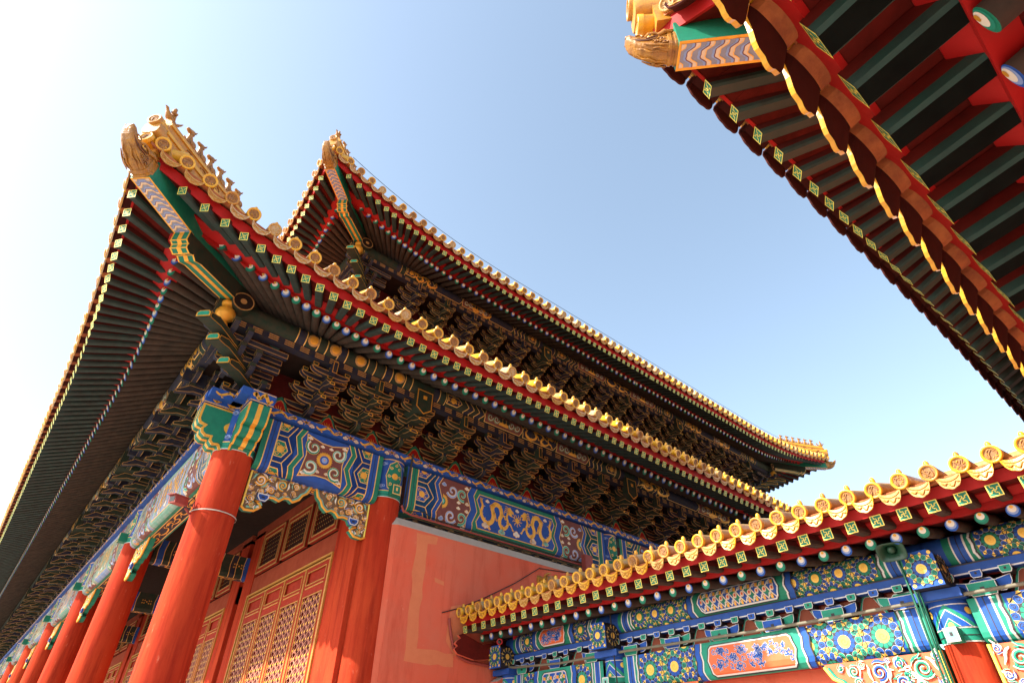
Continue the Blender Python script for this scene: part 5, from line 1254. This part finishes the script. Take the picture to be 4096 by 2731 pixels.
def xuanzi(S, L, H, T, A, B, kind, c0=.5):
    # A ground colour, B second colour; kind of the middle panel: 'orange', 'diamond'
    S.rect(0, 0, L, T, A, 0) if T <= H else None
    e = min(.34, L * .1)
    c = L / 2; pw = L * .14 if kind == 'diamond' else L * .142
    for mir, u in ((1, 0), (-1, L)):
        X = lambda t: u + mir * t
        def rr(a, b, m, l): S.rect(min(X(a), X(b)), 0, max(X(a), X(b)), T, m, l)
        rr(0, e * .3, B, 1); rr(e * .3, e * .36, 'white_line', 2); rr(e * .36, e * .8, A, 1); rr(e * .56, e * .6, 'black_line', 2); rr(e * .8, e * .88, 'white_line', 2); rr(e * .88, e * 1.3, B, 1)
        S.line(wzig(X(e * 1.05), H, .6 * e, mir), .035, 'white_line', 3); S.line(wzig(X(e * 1.12), H, .6 * e, mir), .025, 'black_line', 3)
        # field of whirling flowers
        x0, x1 = e * 1.25, L / 2 - pw - .30; S.clip = (min(X(x0), X(x1 + .1)), 0, max(X(x0), X(x1 + .1)), T)
        rr(x0, x1 + .1, A if kind != 'diamond' else B, 2); r = H * .47
        xs = []; q = x0 + r * .95
        while q < x1 + r: xs.append(q); q += r * 2.08
        for i, q in enumerate(xs): xuan(S, (X(q), H * .5), r, B if i % 2 == 0 else A, A if i % 2 == 0 else B, 4, 12)
        for i, q in enumerate(xs[:-1] + [xs[-1] + 0] if xs else []):
            for v in (-.08, 1.08): xuan(S, (X(q + r * 1.04), H * v), r * .82, A if i % 2 == 0 else B, B if i % 2 == 0 else A, 9, 12, .5)
        S.clip = None
        za, zb = wzig(X(x1 + .0), H, .9 * e, mir), wzig(X(x1 + .14), H, .9 * e, mir); zc = wzig(X(x1 + .30), H, .9 * e, mir)
        between(S, za, zb, A, 14); between(S, zb, zc, B, 14); S.line(za, .02, 'black_line', 15); S.line(zb, .028, 'white_line', 15); S.line([(x - mir * .022, y) for x, y in zb], .016, 'black_line', 15)
    p0, p1 = L / 2 - pw, L / 2 + pw
    zl, zr = wzig(p0 - .01, H, .9 * e, 1), wzig(p1 + .01, H, .9 * e, -1); between(S, zl, zr, B, 14)
    b = H * .13; P = []
    for sx, x in ((-1, p0 + .08), (1, p1 - .08)):
        pts = [(x, b), (x + sx * .05, b + .04), (x + sx * .06, H * .3), (x + sx * .10, H * .5), (x + sx * .06, H * .7), (x + sx * .05, H - b - .04), (x, H - b)]
        P += pts[::-1] if sx < 0 else pts
    S.panel(P, 'orange_red' if kind == 'orange' else A, 'white_line', .022, 16); S.line(inset(P[::-1], .02), .014, 'black_line', 18, closed=True)
    rr_ = random.Random(int(L * 100))
    if kind == 'orange':
        S.clip = (p0 + .04, b + .03, p1 - .04, H - b - .03)
        for i in range(int((p1 - p0) * 44)):
            x = rr_.uniform(p0 + .08, p1 - .08); y = rr_.uniform(b + .07, H - b - .07); rad = rr_.uniform(.03, .062); fl = rr_.choice((-1, 1)); a0 = rr_.random() * 6
            sp = spiral((x, y), rad, .9, fl, 9, a0); S.line(sp, .022, 'white_line', 17); S.line(sp, .012, 'bright_blue', 18)
            for k in range(3): S.disc((x + rad * 1.1 * math.cos(a0 + k), y + rad * 1.1 * math.sin(a0 + k)), .018, 'white_line', 17, n=6); S.disc((x + rad * 1.1 * math.cos(a0 + k), y + rad * 1.1 * math.sin(a0 + k)), .011, 'bright_blue', 18, n=6)
        S.clip = None
    else:
        S.clip = (p0 + .05, b + .02, p1 - .05, H - b - .02); d = H * .36
        n = int((p1 - p0) / d) + 2
        for i in range(-1, n + 1):
            for j in range(3):
                x = p0 + d * (i + (.5 if j % 2 else 0)); y = H * .5 + (j - 1) * d * .55
                m = ('leaf_green' if A.endswith('blue') else 'teal') if (i + (j // 2)) % 2 else ('blue' if A == 'blue' else 'bright_blue')
                S.poly([(x - d * .46, y), (x - d * .2, y - d * .42), (x + d * .2, y - d * .42), (x + d * .46, y), (x + d * .2, y + d * .42), (x - d * .2, y + d * .42)], m, 17)
                for k in range(8):
                    t = k * math.pi / 4; S.poly([(x, y), (x + d * .16 * math.cos(t - .28), y + d * .16 * math.sin(t - .28)), (x + d * .25 * math.cos(t), y + d * .25 * math.sin(t)), (x + d * .16 * math.cos(t + .28), y + d * .16 * math.sin(t + .28))], 'white_line', 19)
                S.disc((x, y), d * .05, 'black_line', 20, n=6)
            S.line([(p0 + d * i, H * .5 - d * 1.0), (p0 + d * (i + 1.8), H * .5 + d * 1.0)], .018, 'wave_cream', 18); S.line([(p0 + d * (i + 1.3), H * .5 - d * 1.0), (p0 + d * (i - .5), H * .5 + d * 1.0)], .018, 'wave_cream', 18)
            S.disc((p0 + d * (i + .45), H * .5), .04, 'wave_cream', 19, n=10); S.disc((p0 + d * (i + .45), H * .5), .022, 'orange_red', 20, n=8)
            S.rect(p0 + d * (i + .25), H * .5 - d * .56 - .03, p0 + d * (i + .6), H * .5 - d * .56 + .03, 'gold', 19); S.rect(p0 + d * i, H * .5 + d * .5, p0 + d * (i + .3), H * .5 + d * .5 + .06, 'gold', 19)
        S.clip = None
WY = [-.92, -4.40, -10.80, -17.2]   # column lines of the gallery
NX = V((-1, 0, 0)); NY = V((0, -1, 0))
WPROF = [(.17, 3.95), (.17, 3.52), (.155, 3.46), (.11, 3.415), (.04, 3.395), (-.2, 3.395)]
for i in range(3):
    L = WY[i] - WY[i + 1] - .56; O = V((7.8, WY[i] - .28, 0))
    mb = MB(); S, T = profiled(mb, O, NY, NX, WPROF); acc = [0] + list(S.vb) + [T]
    for j in range(len(acc) - 1): S.rect(0, acc[j], L, acc[j + 1], 'bright_blue', 0)
    mb.add([O + NX * o + NY * u + Z * 3.952 for o, u in ((.17, 0), (.17, L), (-.3, L), (-.3, 0))], [(0, 1, 2, 3)], 'plaster_grey')
    xuanzi(S, L, .60, .66, 'bright_blue', 'teal', 'orange' if i else 'diamond'); mb.build('painted_beam', gallery)
    # blue plank above the little brackets, round purlin painted to match
    mb = MB(); mb.add([O + NX * o + NY * u + Z * z for u in (-.3, L + .3) for o, z in ((.14, 4.27), (.14, 4.42), (-.2, 4.42), (-.2, 4.27))], [(0, 1, 5, 4), (3, 0, 4, 7), (0, 3, 2, 1), (4, 5, 6, 7)], 'blue')
    S = planar(mb, O + NX * .14 + Z * 4.42, NY, -Z, NX); S.rect(-.3, .125, L + .3, .145, 'white_line', 1); S.rect(-.3, 0, L + .3, .02, 'black_line', 1); mb.build('plank', gallery)
    r = .225; zc = 4.63; mb = MB(); mb.tube([O + NY * -.3 + Z * zc, O + NY * (L + .3) + Z * zc], r, 'blue', 20)
    prof = [(r * math.cos(t), zc + r * math.sin(t)) for t in [R(52 - k * 14) for k in range(9)]]
    S, T = profiled(mb, O, NY, NX, prof); xuanzi(S, L, T * .94, T, 'blue', 'leaf_green', 'diamond' if i % 2 else 'orange'); mb.build('eave_purlin', gallery)
    mb = MB(); mb.add([O + NX * (-.02) + NY * u + Z * z for u, z in ((-.3, 3.95), (L + .3, 3.95), (L + .3, 4.3), (-.3, 4.3))], [(0, 1, 2, 3)], 'red_board')
    S = planar(mb, O + NX * (-.02) + Z * 3.955, NY, Z, NX); n = max(2, round(L / 1.05)); w = (L + .56) / n
    for k in range(n + 1):
        u = w * (k) - .28
        for m, q, l in (('teal', 1.25, 1), ('white_line', 1.05, 2), ('dull_red', 1.0, 3)):
            S.poly([(u + w / 2 * 0 + a * q * w, b * (.6 + .4 * q)) for a, b in ((-.19, 0), (-.15, .08), (-.11, .18), (-.07, .27), (-.035, .295), (.035, .295), (.07, .27), (.11, .18), (.15, .08), (.19, 0))], m, l) if 0 < k < n else None
        S.rect(u + w * .27, .19, u + w * .46, .29, 'dull_red', 1) ; S.rect(u + w * .54, .19, u + w * .73, .29, 'dull_red', 1)
    mb.build('bracket_board', gallery)
    # one small bracket set every metre: block, curved arm, three little blocks
    for k in range(n):
        u = w * (k + .5) - .28; c1, c2 = (('teal', 'bright_blue'), ('bright_blue', 'teal'))[k % 2]; mb = MB()
        M = Mx(((NY.x, 0, NX.x, O.x), (NY.y, 0, NX.y, O.y), (0, 1, 0, 0), (0, 0, 0, 1)))
        def pr(poly, d, d0, m): mb.prism([(u + x, y) for x, y in poly], d - d0, Mx(((NY.x, 0, NX.x, O.x + NX.x * d0), (NY.y, 0, NX.y, O.y), (0, 1, 0, 0), (0, 0, 0, 1))), m, 'black_line', rim='white_line', rimw=.010)
        arm = [(-.37, 4.20), (-.36, 4.10), (-.31, 4.03), (-.24, 4.0), (.24, 4.0), (.31, 4.03), (.36, 4.10), (.37, 4.20), (.16, 4.16), (.12, 4.20), (-.12, 4.20), (-.16, 4.16)]
        pr(arm, .10, -.02, c2); pr([(-.15, 3.955), (.15, 3.955), (.18, 4.02), (.18, 4.14), (-.18, 4.14), (-.18, 4.02)], .20, -.02, c1); mb.box((7.8 - .204, WY[i] - .28 - u, 4.045), (.006, .055, .045), 'black_line')
        for q in (-.36, 0, .36):
            pr([(q - .055, 4.195), (q + .055, 4.195), (q + .075, 4.23), (q + .075, 4.30), (q - .075, 4.30), (q - .075, 4.23)], .19, -.02, c1 if q else c2); mb.box((7.8 - .194, WY[i] - .28 - u - q, 4.255), (.005, .03, .03), 'black_line')
        mb.build('bracket_set', gallery)
for k, y in enumerate(WY):
    # red column with its painted collar, beam head with a rosette, carved spandrels
    mb = MB(); T = Mx.Translation((7.8, y, 0)) @ Mx.Rotation(R(-90), 4, 'Y'); r = .265
    mb.lathe([(0, r * 1.08), (3.5, r), (3.97, r)], 'red_column', 30, M=T); mb.lathe([(3.42, r + .006), (3.60, r + .006)], 'teal', 30, M=T); mb.lathe([(3.60, r + .006), (3.985, r + .006)], 'bright_blue', 30, M=T); col = mb.build('column', gallery)
    mb = MB(); q = r + .008
    S = Sheet(mb, lambda u, v: (V((7.8 - q * math.cos(u / q), y - q * math.sin(u / q), v)), V((-math.cos(u / q), -math.sin(u / q), 0))), ub=[q * 2 * math.pi * i / 30 for i in range(-30, 31)])
    S.rect(-.5, 3.50, .5, 3.512, 'black_line', 1); S.rect(-.5, 3.595, .5, 3.615, 'white_line', 1); S.rect(-.5, 3.42, .5, 3.435, 'white_line', 1); S.rect(-.5, 3.90, .5, 3.915, 'white_line', 1)
    for m, w, h, l in (('teal', .34, .30, 1), ('white_line', .25, .24, 2), ('bright_blue', .235, .22, 3), ('white_line', .11, .12, 4), ('teal', .10, .11, 5)): S.poly([(-w, 3.615), (w, 3.615), (0, 3.615 + h)], m, l)
    S.disc((0, 3.64), .035, 'flower_yellow', 6, n=10)
    for s in (-1, 1): S.disc((s * .28, 3.82), .05, 'flower_yellow', 2, n=10); S.disc((s * .36, 3.74), .06, 'teal', 2, n=10)
    mb.build('painted_collar', col)
    bx = MB(); bx.box((7.8 - r - .06, y, 3.50), (.24, .17, .18), 'teal')
    bx.add([(7.8 - r - .184, y + a, z) for a, z in ((-.085, 3.41), (.085, 3.41), (.085, 3.59), (-.085, 3.59))], [(0, 1, 2, 3)][::1] and [(3, 2, 1, 0)], 'white_line'); bx.add([(7.8 - r - .187, y + a, z) for a, z in ((-.065, 3.43), (.065, 3.43), (.065, 3.57), (-.065, 3.57))], [(3, 2, 1, 0)], 'pale_teal'); bx.add([(7.8 - r - .190, y + a, z) for a, z in ((-.02, 3.48), (.02, 3.48), (.02, 3.53), (-.02, 3.53))], [(3, 2, 1, 0)], 'black_line'); bx.build('tie_beam_end', col)
    mb = MB(); hw = .215; c = .07; zb, zt = 4.10, 4.60
    pl = [(-hw, zb), (hw, zb), (hw, zt - c), (hw - c, zt), (-hw + c, zt), (-hw, zt - c)]
    Mh = Mx(((0, 0, -1, 7.8), (-1, 0, 0, y), (0, 1, 0, 0), (0, 0, 0, 1))); mb.prism(pl, .58, Mh, 'bright_blue', 'black_line')
    for (oy, nrm, a_) in ((0, NX, NY),):
        S = planar(mb, V((7.8 - .58, y, (zb + zt) / 2)), NY, Z, NX)
        for rr_, kx in ((1, 1),):
            xuan(S, (0, 0), .205, 'blue', 'leaf_green' if k != 2 else 'teal', 2, 12)
            for sx in (-1, 1):
                for sz in (-1, 1): S.disc((sx * .17, sz * .205), .028, 'flower_yellow', 1, n=8)
    for sgn in (-1, 1):
        S = planar(mb, V((7.8 - .36, y + sgn * hw, (zb + zt) / 2)), NX, Z, V((0, sgn, 0))); xuan(S, (0, 0), .18, 'deep_blue', 'deep_green', 1, 12)
    mb.build('beam_head', gallery)
    mb = MB(); mb.box((7.62, y, 4.03), (.42, .62, .12), 'blue'); mb.build('bracket_block', gallery)
    for d in (-1, 1):
        if (k == 0 and d == -1) or (k == 3): continue
        spandrel('spw', (7.74, y - d * .28, 3.375), NY * d, NX, gallery)
mb = MB(); mb.box((8.15, -7.5, 1.7), (.2, 14.6, 3.4), 'red_wall'); mb.box((8.0, -7.5, 3.40), (.3, 14.6, .02), 'red_paint'); mb.box((8.25, -7.5, 4.7), (.1, 14.4, 2.3), 'dark_red'); mb.build('front_wall', gallery)
# end pier against the hall, gable board under the eave end, ridge with its mouth beast
mb = MB(); P = [(x, y, z) for y in (-.53, -.86) for x, z in ((7.38, 0), (7.38, 3.84), (8.02, 4.20), (8.3, 4.20), (8.3, 0))]
mb.add(P, [(0, 1, 6, 5), (2, 3, 8, 7), (5, 6, 7, 8, 9), (0, 4, 3, 2, 1)], 'red_wall'); mb.add(P, [(1, 2, 7, 6)], 'plaster_grey'); mb.build('end_pier', gallery)
mb = MB(); mb.prism([(6.36, 4.80), (6.22, 4.74), (6.30, 4.68), (6.20, 4.62), (6.14, 4.55), (6.22, 4.50), (6.12, 4.42), (6.22, 4.33), (6.40, 4.30), (6.75, 4.25), (7.65, 4.38), (7.85, 4.40), (7.85, 4.84), (7.0, 4.62)], .08, Mx(((1, 0, 0, 0), (0, 0, -1, -.62), (0, 1, 0, 0), (0, 0, 0, 1))), 'red_board', 'red_wall')
mb.build('gable_board', gallery)
mb = MB(); mb.tube([(7.85, -2.5, 5.74), (7.85, -14.5, 5.74)], .09, 'tile_worn', 10); mb.box((7.85, -8.5, 5.60), (.16, 12, .24), 'tile_ochre'); mb.build('roof_ridge', gallery)
link('ridge_beast', MESH['dragon_head'], gallery, frame_of((0, 1, .05), o=(7.80, -2.45, 5.64)) @ Mx.Scale(.80, 4))
# ------------------------------------------------------------------ the low building over the camera and the tall one above it
portico = thing('near_portico', 'low red portico whose big clay drip tiles and dark rafters hang close overhead', 'portico', (2, -15.5, 0))
PKP = Picker()
DP = Dim(tag='p', op=0, zp=5.10, rr=.09, orr=.78, zr=4.90, zfb=5.165, wf=.205, hf=.20, of=1.40, zf=5.06, L=0, F=0, s0=0, pr=.452, prc=0, pt=.41, to=1.56, tz=5.46, tr=.085, dw=.392, dr=.15, dout=.02, ddn=.02, dk=dict(leaf=.25, alpha=46, deep=.62, pan='tile_clay', thick=.035, rim='tile_yellow'), fl=.09, ts=.32,
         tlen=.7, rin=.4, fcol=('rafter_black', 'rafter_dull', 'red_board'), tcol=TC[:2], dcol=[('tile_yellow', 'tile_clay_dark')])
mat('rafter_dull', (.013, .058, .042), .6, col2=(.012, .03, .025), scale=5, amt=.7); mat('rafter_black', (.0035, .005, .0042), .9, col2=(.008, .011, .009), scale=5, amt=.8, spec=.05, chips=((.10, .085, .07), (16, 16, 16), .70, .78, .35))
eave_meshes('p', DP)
SP = Side((-4, -14.87, 0), (1, 0, 0), (0, 1, 0), 10.2, DP, (False, False))
eave(SP, 'p', PKP, portico, .12, 10.1, soffit_inner=-.6, roof_in=1.0, roof_rise=.36); PKP.flush(MESH)
mb = MB(); mb.tube([(-4, -14.87, 4.78), (6.2, -14.87, 4.78)], .2, 'blue', 16); mb.build('eave_purlin', portico)
mb = MB(); mb.box((1.1, -15.35, 2.4), (10.2, .3, 4.8), 'red_wall'); mb.build('front_wall', portico)
for x in (-3.5, 1.2, 5.9):
    mb = MB(); mb.lathe([(0, .24), (4.6, .22)], 'red_column', 20, M=Mx.Translation((x, -14.87, 0)) @ Mx.Rotation(R(-90), 4, 'Y')); mb.build('column', portico)
pavilion = thing('tall_pavilion', 'tall pavilion whose upturned eave corner juts into the sky behind the near drip tiles', 'pavilion', (14, -22, 0))
PKQ = Picker()
import copy as _cp
DQ = _cp.copy(DH); DQ.tag = 'q'; DQ.tr = .10; DQ.to = 3.78; DQ.tz = 10.54; DQ.dw = .46; DQ.dout = .06; DQ.ddn = .02; DQ.dk = dict(leaf=.17, alpha=45, deep=.6, rim='tile_clay_dark'); DQ.dcol = [('tile_clay_dark', 'tile_clay_dark')]; DQ.fcol = ('rafter_brown', 'rafter_green', 'dark_red')
mat('rafter_brown', (.055, .042, .028), .7, col2=(.02, .035, .026), scale=.8, amt=.9)
eave_meshes('q', DQ)
QO = (4.49, -16.29, -2.3)
SQ1 = Side(QO, (1, 0, 0), (0, 1, 0), 40, DQ, (True, False)); SQ2 = Side(QO, (0, -1, 0), (-1, 0, 0), 30, DQ, (True, False))
qb = eave(SQ1, 'q', PKQ, pavilion, 0, 17, roof_in=4.2); eave(SQ2, 'q', PKQ, pavilion, 0, 9, roof_in=4.2)
corner(QO, (0, 1, 0), (-1, 0, 0), DH, qb, nfig=5, hw=.17, hs=.64); PKQ.flush(MESH)
mb = MB(); mb.box((14.5, -22, 4.2), (19.8, 11, 8.4), 'red_wall'); mb.build('wall', pavilion)
mb = MB(); mb.tube([(2.4, -15.04, 8.4), (22, -15.04, 8.4)], .245, 'deep_green', 16); mb.build('eave_purlin', pavilion)
mb = MB(); mb.tube([(3.24, -14.3, 8.4), (3.24, -25, 8.4)], .245, 'deep_green', 16); mb.build('eave_purlin', pavilion)
# ------------------------------------------------------------------ fittings: cameras, loudspeaker, cables, pipes
def along(name, pts, r, m, label, cat, n=8, **k):
    mb = MB(); mb.tube(pts, r, m, n); o = mb.build(name); tag(o, label, cat, **k); return o
t = thing('security_camera', 'square red camera housing on an arm strapped round the nearest red column', 'camera', (-.44, -.1, 6.4))
mb = MB(); F = frame_of((-.72, -.50, -.12), o=(-.78, -.12, 6.46)); mb.box((0, 0, 0), (.36, .17, .15), 'iron_red', M=F); mb.box((.03, 0, .09), (.42, .20, .02), 'iron_red', M=F); mb.box((.181, 0, 0), (.006, .12, .10), 'glass_dark', M=F); mb.build('housing', t)
mb = MB(); mb.tube([(-.60, -.06, 6.37), (-.50, -.02, 6.30), (-.44, 0, 6.30)], .025, 'iron_red', 8); mb.build('arm', t)
mb = MB(); mb.lathe([(-.012, .474), (-.012, .478), (.012, .478), (.012, .474)], 'plaster_grey', 36, M=Mx.Translation((0, 0, 6.34)) @ Mx.Rotation(R(-90), 4, 'Y')); mb.build('strap', t)
mb = MB(); mb.tube([(-.62, -.16, 6.52), (-.55, -.2, 6.58), (-.48, -.15, 6.55), (-.45, -.10, 6.42), (-.46, -.05, 6.33)], .010, 'cable_black', 6); mb.build('cable', t)
t = thing('security_camera', 'round red camera hanging under the left end of the gallery eave', 'camera', (7.2, -1.1, 4.85))
mb = MB(); F = frame_of((-.55, -.80, -.15), o=(7.2, -1.1, 4.66)); mb.lathe([(-.17, .03), (-.15, .062), (.10, .066), (.13, .072), (.15, .072), (.15, .055), (.12, .05)], 'camera_red', 18, M=F); mb.lathe([(.12, .05), (.125, .001)], 'glass_dark', 14, M=F); mb.build('housing', t)
mb = MB(); mb.tube([(7.24, -1.05, 4.70), (7.24, -1.05, 4.86)], .02, 'camera_red', 8); mb.build('arm', t)
t = thing('alarm_box', 'small red box with a white foot beside the round camera under the gallery eave', 'alarm', (7.68, -1.2, 4.85))
mb = MB(); mb.box((7.66, -1.2, 4.82), (.10, .10, .22), 'camera_red'); mb.build('case', t)
mb = MB(); mb.box((7.66, -1.2, 4.675), (.09, .09, .06), 'white_line'); mb.build('lens', t)
t = thing('loudspeaker', 'dark green horn loudspeaker under the gallery rafters above the green cables', 'loudspeaker', (7.1, -10.55, 4.75))
mb = MB(); F = frame_of((-.80, -.15, -.50), o=(7.08, -10.55, 4.66)); X_, Y_ = V((0, 1, 0)), V((0, 0, 1))
mb.loft([superloop((x, 0, 0), X_, Y_, a, b, 20, 4) for x, a, b in ((-.22, .08, .08), (-.10, .10, .10), (.0, .19, .15), (.10, .36, .25), (.12, .39, .275), (.122, .36, .25), (.02, .17, .13), (-.05, .1, .08))], 'horn_green', M=F, cap=False); mb.build('horn', t)
mb = MB(); mb.lathe([(-.06, .06), (.04, .055), (.06, .03), (.062, .001)], 'horn_green', 14, M=F); mb.build('driver', t)
mb = MB(); mb.tube([(7.2, -10.55, 4.72), (7.35, -10.55, 4.86)], .02, 'horn_green', 6); mb.build('bracket', t)
for i, (dx, dy) in enumerate(((0, 0), (0, -.055), (.05, -.085))):
    along('cable', [(7.30 + dx, -10.52 + dy, 4.70 - .04 * i), (7.29 + dx, -10.53 + dy, 4.0), (7.31 + dx, -10.51 + dy * .9, 3.4), (7.30 + dx, -10.50 + dy, 1.5), (7.30 + dx, -10.5 + dy, 0)], .017, 'cable_green', 'glossy green cable in the bundle that drops past the gallery column from the loudspeaker', 'cable', group='green cables by the loudspeaker')
along('cable', [(7.42, -4.62, 4.75), (7.43, -4.62, 4.0), (7.42, -4.66, 3.2), (7.42, -4.66, 0)], .014, 'cable_black', 'thin black cable hanging beside the middle gallery column', 'cable')
along('pipe', [(6.01, -.555, 5.12), (6.03, -.555, 5.0), (6.08, -.555, 4.8), (6.19, -.555, 4.47), (6.39, -.555, 4.29), (6.66, -.56, 4.22), (7.29, -.56, 4.20), (7.75, -.56, 4.19)], .035, 'iron_red', 'brown pipe curving down the red wall round the end of the gallery eave', 'pipe')
along('pipe', [(7.45, -.60, 4.20), (7.5, -.8, 4.19), (7.5, -1.32, 4.10), (7.5, -2.93, 4.02), (7.5, -4.9, 4.03), (7.5, -7.7, 3.985), (7.5, -9, 3.98), (7.5, -10.4, 3.99), (7.45, -14.4, 4.0)], .026, 'pipe_olive', 'olive conduit running along the top of the gallery beams', 'pipe')
along('pipe', [(4.30, -.47, 7.62), (4.36, -.47, 7.49), (4.6, -.45, 7.45), (11.15, -.45, 7.45)], .030, 'iron_red', 'rusty conduit lying along the pale coping of the red side wall', 'pipe')
along('cable', [(4.5, -.50, 7.51), (5.0, -.52, 7.60), (5.15, -.50, 7.52), (5.4, -.49, 7.50), (11.1, -.49, 7.515)], .014, 'cable_black', 'black cable with a loop lying above the rusty conduit on the wall coping', 'cable')
along('cable', [(4.40, -.44, 7.5), (4.41, -.46, 8.3), (4.40, -.53, 8.86), (4.40, -.56, 9.1)], .028, 'cable_black', 'thick black cable rising beside the second red column over the dragon band', 'cable')
along('wire', [(5.80, -.525, 5.22), (6.3, -.525, 5.40), (7.07, -.525, 5.76), (8.2, -.525, 6.36), (9.16, -.525, 6.96), (10.27, -.52, 7.06), (11.14, -.52, 7.17)], .012, 'cable_black', 'thin black wire rising across the red wall behind the gallery roof', 'wire')
mb = MB(); mb.box((11.22, -.58, 7.50), (.36, .16, .50), 'iron_red'); mb.box((11.22, -.665, 7.50), (.30, .012, .44), 'iron_red'); tag(mb.build('junction_box'), 'rusty red metal box on the wall coping above the gallery roof', 'metal box')
pts = [V(SUA.at(x, 3.80, 10.93, 1)) for x in [-3.4 + .8 * i for i in range(44)] if x < 31]
along('wire', pts, .010, 'cable_black', 'thin lightning wire strung just above the upper row of eave tiles', 'wire')
